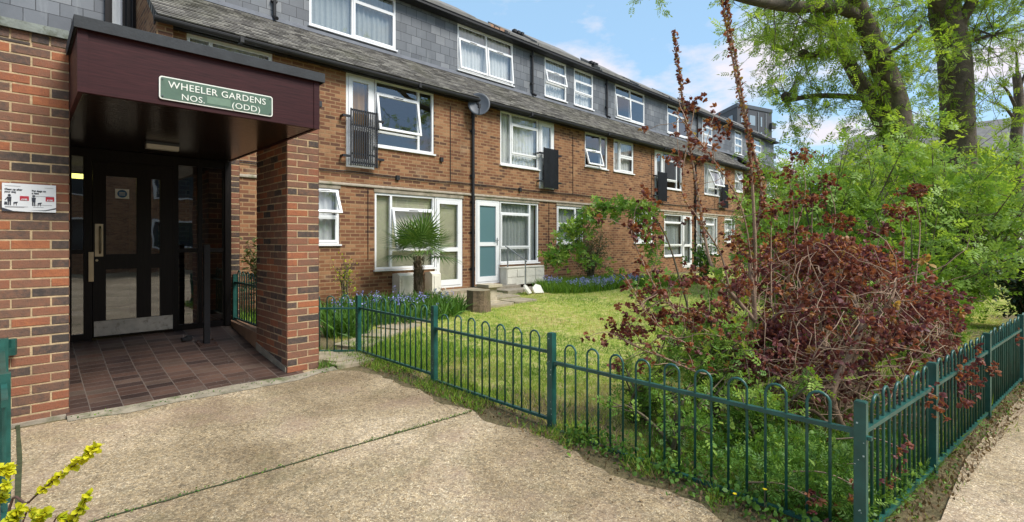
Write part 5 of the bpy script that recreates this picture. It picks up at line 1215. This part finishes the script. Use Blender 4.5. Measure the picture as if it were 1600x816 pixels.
    n = len(LP); a = scatter(ROS, np.array(LP), np.array(LD), rs.uniform(.022, .045, n), rs.random(n) * .85, .5); m_ = len(lp2); b = scatter(RD, np.array(lp2), np.array(ld2), rs.uniform(.022, .044, m_), rs.random(m_) * .9 + .1, .6)
    plant('spindly_purple_shrub', base, 'leggy shrub with tall red leaved stems rising above the terrace roof line', 'shrub', w_, M['paletwig'], cat([a, b]), M['lf_red'])
    # young green maple like shrub arching left
    w_ = []; LP, LD = [], []; base = np.array([4.15, 2.55, -1.49]); q = lambda u, v, d: P(u, v, d)
    for pts, r in (([base, q(1072, 520, 4.6), q(1060, 430, 4.7), q(1030, 350, 4.8), q(985, 318, 4.9), q(940, 330, 5.0), q(905, 372, 5.1), q(880, 400, 5.1)], .011), ([base, q(1040, 520, 4.9), q(990, 450, 5.0), q(930, 410, 5.1), q(900, 395, 5.1)], .008), ([q(985, 318, 4.9), q(1010, 360, 4.9), q(1022, 400, 4.9)], .005), ([q(1030, 350, 4.8), q(1000, 335, 4.8), q(960, 325, 4.9), q(930, 322, 5)], .006), ([q(940, 330, 5), q(905, 345, 5), q(880, 365, 5)], .005), ([base, q(1060, 560, 4.4), q(1030, 480, 4.4), q(1010, 420, 4.4)], .009), ([base, q(1100, 540, 4.4), q(1110, 470, 4.4), q(1120, 420, 4.4)], .009), ([q(905, 372, 5.1), q(870, 405, 5), q(858, 398, 5)], .004)):
        s = spline(pts, 6); w_.append((s, np.linspace(r, .003, len(s))))
        for f in np.linspace(.45 if len(pts) > 5 else .15, 1, int(38 if len(pts) > 5 else 20)):
            p_, d = along(s, min(f, .999))
            for _ in range(6): LP.append(p_ + rs.normal(0, .055, 3)); LD.append(rs.normal(0, .7, 3) + [0, 0, -.1])
    n = len(LP); plant('young_maple', base, 'slender young shrub arching left with pale green lobed leaves', 'shrub', w_, M['twig'], scatter(T_rosette(5, 1, .45, .15), np.array(LP), np.array(LD), rs.uniform(.035, .06, n), rs.random(n) * .6 + .4, .5), M['lf_weed'])
purple()
for x, y, h, n_, lab in ((3.75, 1.35, .62, 520, 'low green sapling between purple twigs just inside the railing'), (3.6, 2.2, .6, 420, 'small feathery green sapling behind the third railing bay'), (3.95, 1.75, .95, 700, 'pale green sapling rising among the leggy purple stems'), (3.35, 1.75, .55, 380, 'low pale green sapling close behind the fourth railing bay'), (5.6, 2.6, .75, 500, 'green sapling behind the leggy shrub on the lawn edge')):
    bush('green_sapling', lab, x, y, h, .5, 9, n_, 'lf_weed', C4, .07, topf=.5, tb=.12, group='green saplings among the purple shrubs')
# golden shrub at the lower left
def golden():
    w_ = []; LP, LD = [], []; base = np.array([-.05, 1.75, -1.56]); q = P
    for pts, r in (([base, q(10, 830, 1.25), q(45, 785, 1.2), q(95, 742, 1.18), q(125, 720, 1.16), q(149, 699, 1.15)], .004), ([base, q(70, 860, 1.2), q(112, 815, 1.2), q(138, 773, 1.18)], .003), ([base, q(-10, 830, 1.3), q(2, 780, 1.3), q(12, 755, 1.28)], .004), ([base, q(30, 850, 1.2), q(60, 812, 1.2), q(70, 800, 1.18)], .003), ([base, q(-20, 800, 1.25), q(10, 735, 1.3), q(14, 738, 1.3)], .003), ([base, q(5, 860, 1.15), q(20, 820, 1.15), q(30, 795, 1.15)], .003)):
        s = spline(pts, 6); w_.append((s, np.linspace(r, .0012, len(s)))); L_ = np.linalg.norm(np.diff(s, axis=0), axis=1).sum()
        for f in np.linspace(.45, 1, int(L_ * 110)):
            p_, d = along(s, min(f, .999)); d = d / (np.linalg.norm(d) + 1e-9); LP.append(p_); LD.append(d * .9 + rs.normal(0, .7, 3))
    n = len(LP); LP = np.array(LP)
    plant('golden_shrub', base, 'golden yellow leaved shrub poking into the lower left corner', 'shrub', w_, M['redtwig'], scatter(RD, LP, np.array(LD), rs.uniform(.011, .021, n), rs.random(n) * .6 + .3 * (LP[:, 2] > -.6) + .1, .7), M['lf_gold'])
golden()

# ------------------------------------------------------------------ palm
def palm():
    x, y, z0 = 5.75, 8.55, -1.29; h = .98; o = empty('fan_palm', (x, y, z0), 'small fan palm with shaggy brown trunk before the blinds window', 'palm')
    m = MB(); m.tube([(x, y, z0 - .05), (x + .01, y, z0 + .3), (x - .01, y, z0 + .65), (x, y, z0 + h)], [.11, .095, .09, .05], 12)
    for _ in range(420):
        a = random.uniform(0, 6.28); zz = random.uniform(0, h - .05); r = .09; p = Vector((x + r * math.cos(a), y + r * math.sin(a), z0 + zz)); d = Vector((math.cos(a), math.sin(a), 0)); s = Vector((-math.sin(a), math.cos(a), 0)) * .016
        l = random.uniform(.05, .13); m.poly([p - s, p + s, p + d * random.uniform(.02, .07) + Vector((0, 0, l * random.choice((1, 1, -1))))])
    m.build('trunk', M['palmtrunk'], o)
    V, F, T = [], [], []; k = 0; top = np.array([x, y, z0 + h])
    def fan(el, az, pl, fl, t0):
        nonlocal k
        d = np.array([math.cos(az) * math.cos(el), math.sin(az) * math.cos(el), math.sin(el)]); side = np.cross(d, [0, 0, 1.]); side /= np.linalg.norm(side); nn = np.cross(side, d); c = top + d * pl
        V.extend([top + side * .006, top - side * .006, c - side * .005, c + side * .005]); F.append((k, k + 1, k + 2)); F.append((k, k + 2, k + 3)); T.extend([.9] * 4); k += 4
        ns = 22
        for i in range(ns):
            a = (i / (ns - 1) - .5) * R(230); l = fl * (.75 + .25 * math.cos(a / 1.4)) * random.uniform(.92, 1.05); dr = d * math.cos(a) + side * math.sin(a) + nn * .12; dr /= np.linalg.norm(dr); sd = np.cross(dr, nn); sd /= np.linalg.norm(sd); tt = t0 + random.uniform(-.15, .15)
            droop = np.array([0, 0, -1.]) * l * (.10 + .30 * (el < .2)) 
            p0 = c; p1 = c + dr * l * .5; p2 = c + dr * l + droop * .7
            V.extend([p0, p1 + sd * .019, p1 - sd * .019, p2]); F.append((k, k + 2, k + 1)); F.append((k + 1, k + 2, k + 3)); T.extend([tt] * 4); k += 4
    for i in range(19):
        az = i * 2.4; el = 1.30 - i * .078; fan(el, az, random.uniform(.32, .48), random.uniform(.52, .68), .5 + .3 * math.sin(i))
    np_mesh('fronds', np.array(V), np.array(F), np.clip(np.array(T), 0, 1), M['lf_palm'], o)
palm()

# ------------------------------------------------------------------ lawn, weeds, bluebells
def T_blade(l=1., w=.07, bend=.35): return np.array([[0, w / 2, 0], [0, -w / 2, 0], [.55, w * .4, bend * .22], [.55, -w * .4, bend * .22], [1, 0, bend]]), np.array([[0, 1, 3], [0, 3, 2], [2, 3, 4]])
def inside_garden(x, y): return (x > 3.02) & (y > .57 - .115 * (x - 3) + .02) & (y < 9.45) & (x < 24)
def blades(n, xr, yr, h, lean, tintf, wd=.07, mask=None, dens=None):
    x = rs.uniform(*xr, n); y = rs.uniform(*yr, n); k = np.ones(n, bool)
    if mask is not None: k &= mask(x, y)
    d = x * CA + y * SA; k &= d > .8; k &= rs.random(n) < np.clip((4.0 / np.maximum(d, 1.5)) ** 1.3, 0, 1) if dens is None else rs.random(n) < dens(x, y)
    x, y, d = x[k], y[k], d[k]; m = len(x); D = np.stack([rs.normal(0, lean, m), rs.normal(0, lean, m), np.ones(m)], -1); sc = h * rs.uniform(.5, 1.3, m)
    w_ = scatter(T_blade(1, wd), np.stack([x, y, gzv(y) + (vn(x, y, 1.3) - .5) * .04 * (x > 3.3) - .006], -1), D, sc, tintf(x, y), 1.5); return w_
def lawn():
    tf = lambda x, y: .40 + 1.0 * (vn(x, y, 1.1) - .42) + .7 * (vn(x, y, 4) - .5) + rs.normal(0, .15, len(x)) + (rs.random(len(x)) < .14) * .35
    ms = lambda x, y: inside_garden(x, y) & ~((x - 5.5) ** 2 / 3.2 + (y - 1.3) ** 2 / 1.2 < .8) & (vn(x, y, 3.1, 5) + rs.random(len(x)) * .5 > .42)
    a = blades(480000, (3.0, 17), (.3, 9.3), .05, .6, tf, .10, ms)
    g = blades(60000, (3.0, 11), (.6, 9), .085, .5, lambda x, y: rs.random(len(x)) * .45, .07, lambda x, y: inside_garden(x, y) & (vn(x, y, 2.6, 2) * vn(x, y, 9, 6) > .42))
    V, F, t = cat([a, g]); tag(np_mesh('lawn_grass', V, F, np.clip(t, 0, 1), M['lf_grass'], None), 'patchy yellow green mown lawn grass', None, None, 'stuff')
    # long grass along the railing, in the beds, in the corner
    tg = lambda x, y: rs.random(len(x)) * .5
    parts = [blades(9000, (2.78, 3.25), (1.2, 5.7), .085, .6, lambda x, y: rs.random(len(x)) * .75, .06, lambda x, y: (vn(x, y, 3, 7) > .42), dens=lambda x, y: np.ones(len(x))),
             blades(7000, (3.0, 4.2), (4.6, 6.2), .10, .5, tg, .06, None, dens=lambda x, y: vn(x, y, 2.5, 3)),
             blades(15000, (9.2, 13.6), (7.6, 9.2), .26, .32, lambda x, y: rs.random(len(x)) * .42, .045, lambda x, y: ((x - 11.3) / 2.3) ** 2 + ((y - 8.3) / .75) ** 2 < 1, dens=lambda x, y: np.ones(len(x))),
             blades(3500, (12.5, 15.5), (6.9, 8.3), .22, .35, tg, .05, lambda x, y: vn(x, y, 1.5, 3) > .45, dens=lambda x, y: np.ones(len(x))),
             blades(4500, (3.2, 8), (.2, 1.6), .16, .5, tg, .045, inside_garden, dens=lambda x, y: np.ones(len(x))),
             blades(1500, (2.35, 2.9), (5.3, 6.2), .09, .5, tg, .06, None, dens=lambda x, y: vn(x, y, 4, 3)),
             blades(3000, (3.0, 11), (-.75, .6), .06, .6, lambda x, y: rs.random(len(x)) * .9, .07, lambda x, y: (np.abs(y - (.47 - .115 * (x - 3))) < .14) & (vn(x, y, 5, 4) > .5), dens=lambda x, y: np.ones(len(x))),
             blades(1200, (2.2, 2.9), (7.2, 9.2), .18, .4, tg, .06, None, dens=lambda x, y: np.ones(len(x)))]
    V, F, t = cat(parts); tag(np_mesh('long_grass', V, F, np.clip(t, 0, 1), M['lf_grass'], None), 'tufts of long green grass along the railing and in the beds', None, None, 'stuff')
    # strappy bluebell leaves and flowers
    def patch(cx, cy, rx, ry, n, nf, lab, hgt=.30, fh=(.26, .40)):
        a = rs.uniform(0, 6.28, n); r = np.sqrt(rs.random(n)); x = cx + rx * r * np.cos(a); y = cy + ry * r * np.sin(a); D = np.stack([rs.normal(0, .5, n), rs.normal(0, .5, n), np.ones(n)], -1)
        V, F, t = scatter(T_blade(1, .10, .5), np.stack([x, y, gzv(y) - .01], -1), D, hgt * rs.uniform(.6, 1.2, n), rs.random(n) * .5, 1.5)
        o = empty('bluebell_patch', (cx, cy, gz(0, cy)), lab, 'flowers'); np_mesh('leaves', V, F, t, M['lf_weed'], o)['kind'] = 'stuff'
        a = rs.uniform(0, 6.28, nf); r = np.sqrt(rs.random(nf)); x = cx + rx * r * np.cos(a) * .95; y = cy + ry * r * np.sin(a) * .95; hh = rs.uniform(*fh, nf); lp = []
        for i in range(nf):
            for q in range(9): lp.append((x[i] + rs.normal(0, .018), y[i] + rs.normal(0, .018), gz(0, y[i]) + hh[i] - q * .012 + rs.normal(0, .004)))
        lp = np.array(lp); V, F, t = scatter(T_round(1, .8), lp, rs.normal(0, 1, (len(lp), 3)) + [0, 0, -.3], np.full(len(lp), .030), rs.random(len(lp)), 1.0); np_mesh('flowers', V, F, t, M['bluebell'], o)['kind'] = 'stuff'
    patch(4.75, 7.75, 1.35, .95, 2600, 55, 'bed of broad leaves and bluebells behind the railing beside the pillar')
    patch(3.35, 6.75, .3, .25, 240, 0 + 1, 'clump of broad strap leaves behind the first railing bay', .34)
    patch(9.75, 8.45, .3, .25, 160, 26, 'small bluebell clump at the corner of the window right of the doors', .22)
    patch(10.9, 7.95, 1.15, .4, 500, 170, 'drift of bluebells along the foot of the olive shrub', .24, (.22, .32))
    patch(12.4, 7.95, .75, .35, 300, 100, 'bluebells right of the olive shrub in long grass', .24, (.22, .34))
    # corner weeds, ground ivy and cleavers
    def cover(n, f, T, ls, zj=.02, up=.4, tb=0):
        p = np.array([f() for _ in range(n)]); z = gzv(p[:, 1]) + np.abs(p[:, 2]) + .01; D = rs.normal(0, .6, (n, 3)) + [0, 0, up]
        return scatter(T, np.stack([p[:, 0], p[:, 1], z], -1), D, ls * rs.uniform(.6, 1.3, n), rs.random(n) * .8 + tb, .6)
    def corner():
        x = 3.02 + abs(rs.normal(0, .9)); y = .55 - .115 * (x - 3) + abs(rs.normal(0, .55)); h = .18 * math.exp(-((x - 3.3) ** 2 + (y - .9) ** 2) / .9); return x, y, rs.uniform(0, .07 + h)
    def edge():
        y = rs.uniform(.35, 2.4); return 2.93 + rs.normal(0, .10) + .04, y, rs.uniform(0, .09)
    def edge2():
        y = rs.uniform(1.2, 5.6); return 2.92 + rs.normal(0, .08), y, rs.uniform(0, .02)
    parts = [cover(3300, corner, T_compound(3, .28, .5, .1), .058, up=.5), cover(1500, corner, LF, .04, tb=.1), cover(1300, edge, RD, .032, tb=-.05), cover(350, edge2, RD, .024), cover(160, lambda: (3.6 + rs.normal(0, .25), 1.35 + rs.normal(0, .3), rs.uniform(.12, .28)), RD, .042, tb=.25)]
    def pathedge():
        x = rs.uniform(3, 11); return x, .57 - .115 * (x - 3) - rs.uniform(.0, .13), rs.uniform(0, .03)
    parts.append(cover(500, pathedge, RD, .022))
    V, F, t = cat(parts); tag(np_mesh('ground_weeds', V, F, np.clip(t, 0, 1), M['lf_weed'], None), 'green ground weeds in the railing corner', None, None, 'stuff')
    # dry leaves
    def dry():
        if rs.random() < .6: x = rs.uniform(2.95, 10); y = .57 - .115 * (x - 3) + rs.uniform(-.17, .05)
        else: y = rs.uniform(.3, 5.5); x = 2.88 + rs.normal(0, .1)
        return x, y, rs.uniform(0, .012)
    V, F, t = cat([cover(2600, dry, LF, .030, up=1.2), cover(1400, dry, T_blade(1, .05, .1), .07, up=.1)]); V[:, 2] += .006
    tag(np_mesh('leaf_litter', V, F, np.clip(t, 0, 1), M['lf_straw'], None), 'brown dry leaf litter along the path edges', None, None, 'stuff')
    def onjoint():
        x = rs.uniform(-.4, 2.7); x = x if rs.random() > .35 else rs.normal(2.3, .3); x = min(x, 2.72); return x, 3.28 + (2.70 - x) * .0316 + rs.normal(0, .012), rs.uniform(0, .004)
    def onthreshold(): x = rs.uniform(.3, 2.5); return x, 5.24 + rs.normal(0, .03), .006
    V, F, t = cat([cover(420, onjoint, RD, .012, up=.4), cover(140, onthreshold, RD, .014, up=.5), cover(70, lambda: (2.40 + rs.normal(0, .06), 5.38 + rs.normal(0, .05), .01), T_blade(1, .08, .4), .09, up=1.0)]); V[:, 2] += .012
    tag(np_mesh('moss_in_joint', V, F, np.clip(t, 0, 1), M['lf_weed'], None), 'small moss and weeds growing in the paving joints', None, None, 'stuff')
    def crumbs(): 
        y = rs.uniform(1.2, 5.2); x = rs.uniform(-.6, 2.7) if rs.random() < .4 else 2.62 - abs(rs.normal(0, .22)); return x, y, .002
    V, F, t = cover(420, crumbs, T_leaf(1, .6, .02), .013, up=.05); V[:, 2] += .014
    tag(np_mesh('leaf_crumbs', V, F, np.clip(t, 0, 1), M['lf_straw'], None), 'small dry leaf crumbs scattered over the forecourt paving', None, None, 'stuff')
    # purple leaves that lean through the railing
    ob = [(3.62, .48, -1.2), (3.5, .5, -1.33), (4.2, .4, -1.0), (4.3, .38, -1.1), (5.2, .3, -1.05), (5.6, .25, -.98), (3.15, .62, -1.3), (3.1, .7, -1.42), (4.9, .33, -.96), (5.9, .2, -1.1), (3.02, .8, -1.38), (7.4, 0.05, -1.0)]
    pl = []; w_ = []
    for x, y, z in ob:
        for _ in range(11): pl.append((x + rs.normal(0, .07), y + rs.normal(0, .025), z + rs.normal(0, .05)))
        s = spline([(x + .05, y + .35, z - .05), (x + .02, y + .15, z + .02), (x, y - .02, z)], 4); w_.append((s, np.linspace(.005, .003, len(s))))
    pl = np.array(pl); n = len(pl); plant('purple_seedling', (3.9, .75, -1.52), 'straggling purple twigs poking through the railing along the path', 'shrub', w_, M['paletwig'], scatter(ROS, pl, rs.normal(0, .7, (n, 3)) + [0, -.3, .3], rs.uniform(.02, .042, n), rs.random(n) * .7 + .2, .5), M['lf_purple'])
    # two little yellow flowers by the bottom rail
    for k, (u, v, d, lab) in enumerate(((1148, 772, 2.75, 'yellow dandelion flower left of the pair beside the bottom rail'), (1195, 765, 2.72, 'yellow dandelion flower right of the pair beside the bottom rail'))):
        p = P(u, v, d); a = np.linspace(0, 6.28, 12, endpoint=False); D = np.stack([np.cos(a), np.sin(a), np.full(12, .3)], -1); V, F, t = scatter(LF, np.tile(p, (12, 1)), D, np.full(12, .014), rs.random(12), .2)
        plant('dandelion', (p[0], p[1], gz(0, p[1])), lab, 'flower', [(np.array([[p[0], p[1], gz(0, p[1])], p - [0, 0, .03], p]), [.0015] * 3)], M['twig'], (V, F, t), M['yellowflower'], 'dandelions at the railing foot', 'stem', 'petals')
    sp = P(685, 462, 10.2); n = 140; q = sp + rs.normal(0, .13, (n, 3)) * [1, 1, .7] - [0, 0, .05]
    plant('silver_shrub', (sp[0], sp[1], gz(0, sp[1])), 'pale silver leaved plant right of the palm trunk', 'shrub', [(np.array([[sp[0], sp[1], gz(0, sp[1])], sp]), [.01, .005])], M['twig'], scatter(LF, q, rs.normal(0, .7, (n, 3)) + [0, 0, .4], rs.uniform(.05, .09, n), rs.random(n)), M['lf_silver'])
lawn()

# ------------------------------------------------------------------ distance
def tower():
    A, B, C_ = P(1092, 376, 112), P(1152, 376, 96), P(1206, 376, 101); D_ = A + C_ - B
    o = empty('tower_block', (B[0], B[1], -1.5), 'dark grey modern tower block beyond the far end of the terrace', 'tower')
    zt = 25.6; m = MB(); m.prism([tuple(q[:2]) for q in (A, B, C_, D_)], 'z', -2, zt); m.build('wall', M['towergrey'], o)
    ctr = (A + C_) / 2; m = MB(); m.prism([tuple((ctr + (q - ctr) * 1.02)[:2]) for q in (A, B, C_, D_)], 'z', zt, zt + .7); m.build('parapet', M['greyplate'], o)
    def panel(Q, S, f0, f1, z0, z1, off, th):
        d = S - Q; n = np.array([d[1], -d[0], 0]); n /= np.linalg.norm(n)
        if np.dot(n, Q) > 0: n = -n
        a, b = Q + d * f0 + n * off, Q + d * f1 + n * off; return [tuple(a[:2]), tuple(b[:2]), tuple((b + n * th)[:2]), tuple((a + n * th)[:2])], z0, z1
    tg = flat('tower_glass', (0.25, 0.32, 0.38), .1)
    for k in range(8):
        z = zt - 1.2 - k * 3
        for Q, S, fr in ((A, B, ((.08, .2), (.33, .45), (.58, .7), (.8, .9))), (B, C_, ((.10, .16), (.34, .50), (.66, .70)))):
            for f0, f1 in fr: m = MB(); p_, a, b = panel(Q, S, f0, f1, z - 1.9, z, .01, .05); m.prism(p_, 'z', a, b); m.build('window', tg, o)
        m = MB(); p_, a, b = panel(B, C_, .93, 1.05, z - 2.0, z - .9, .02, .5); m.prism(p_, 'z', a, b); m.build('balcony', M['towergrey'], o)
    for f in (.26, .58, .8): m = MB(); p_, a, b = panel(B, C_, f, f + .015, -2, zt - .3, .01, .12); m.prism(p_, 'z', a, b); m.build('pale_fin', M['steel'], o)
tower()
def houses():
    def house(x, y0, y1, zt, lab, ridge=2.4, n=5):
        o = empty('brick_house', (x, (y0 + y1) / 2, -1.5), lab, 'house', 'brick houses beyond the trees')
        m = MB(); m.box(x, x + 9, y0, y1, -1.7, zt); m.build('wall', M['farbrick'], o)
        m = MB(); m.prism([(x - .4, zt), (x + 9.4, zt), (x + 4.5, zt + ridge)], 'y', y0 - .3, y1 + .3); m.build('roof', M['terracotta'] if ridge > 3 else M['ridge'], o)
        for k in range(n):
            yy = y0 + (y1 - y0) * (k + .3) / n
            for z in (-.3, 2.3):
                w_ = MB(); bars(w_, yy, yy + 1.6, z, z + 1.3, .08, 0, .08); w_.box(yy + .76, yy + .84, 0, .08, z + .08, z + 1.22)
                w_.v = [(x - .09 + p[1], p[0], p[2]) for p in w_.v]; f = w_.build('window', M['white'], o)
                g = MB(); g.quad((x - .03, yy, z), (x - .03, yy, z + 1.3), (x - .03, yy + 1.6, z + 1.3), (x - .03, yy + 1.6, z)); g.build('pane', flat('far_glass', (.05, .06, .07), .05) if 'far_glass' not in bpy.data.materials else bpy.data.materials['far_glass'], f)
    house(33, -3.0, 7.5, 4.1, 'low brick house seen through the green shrubs at the end of the lawn', 2.4, 4)
    house(34, -20, -5.2, 4.6, 'brick house with brown roof beyond the right edge trees', 3.3, 6)
houses()
# far trees closing the horizon, each its own
k = 0
for x, y, h, r_, lab in ((44, -12, 9, 4, 'far green tree behind the brown roofed house'), (48, 6, 8.5, 4.5, 'far green tree behind the low brick house'), (46, 15, 7, 3.5, 'far green tree at the end of the terrace'), (24, -6.5, 7.5, 3.2, 'mid distance green tree at the right edge beyond the hedge'), (22, 2.2, 5.2, 2.6, 'loose green tree at the end of the lawn')):
    bush('green_tree', lab, x, y, h, r_, 22, 2300, 'lf_tree', C4, .5 if x > 30 else .34, group='green trees in the distance', catg='tree', tb=-.1, low=.25)
# garden across the path, mirrored in the door and window glass
def opposite():
    o = empty('brick_terrace', (4, -16, -1.5), 'opposite brick terrace mirrored in the entrance door glass', 'terrace')
    m = MB(); m.box(-14, 26, -24, -16, -1.7, 4.4); m.build('wall', M['farbrick'], o); m = MB(); m.prism([(-24.3, 4.4), (-15.7, 4.4), (-20, 6.4)], 'x', -14.3, 26.3); m.build('roof', M['ridge'], o)
    for k in range(9):
        for z in (-.4, 2.1):
            w_ = MB(); x = -12 + k * 4.2; bars(w_, x, x + 2, z, z + 1.4, .08, -15.99, -15.93); w_.box(x + .95, x + 1.05, -15.99, -15.94, z + .08, z + 1.32); w_.box(x, x + 2, -15.998, -15.992, z, z + 1.4, m=1); w_.build('window', [M['white'], bpy.data.materials['far_glass']], o)
opposite()
for x, y, h, r_, lab in ((-3, -10, 8, 3.2, 'green tree mirrored in the left windows of the terrace'), (12, -12, 9, 3.6, 'green tree mirrored in the right windows of the terrace')):
    bush('green_tree', lab, x, y, h, r_, 20, 1700, 'lf_tree', C4, .4, group='green trees across the path', catg='tree', tb=-.1, low=.3)
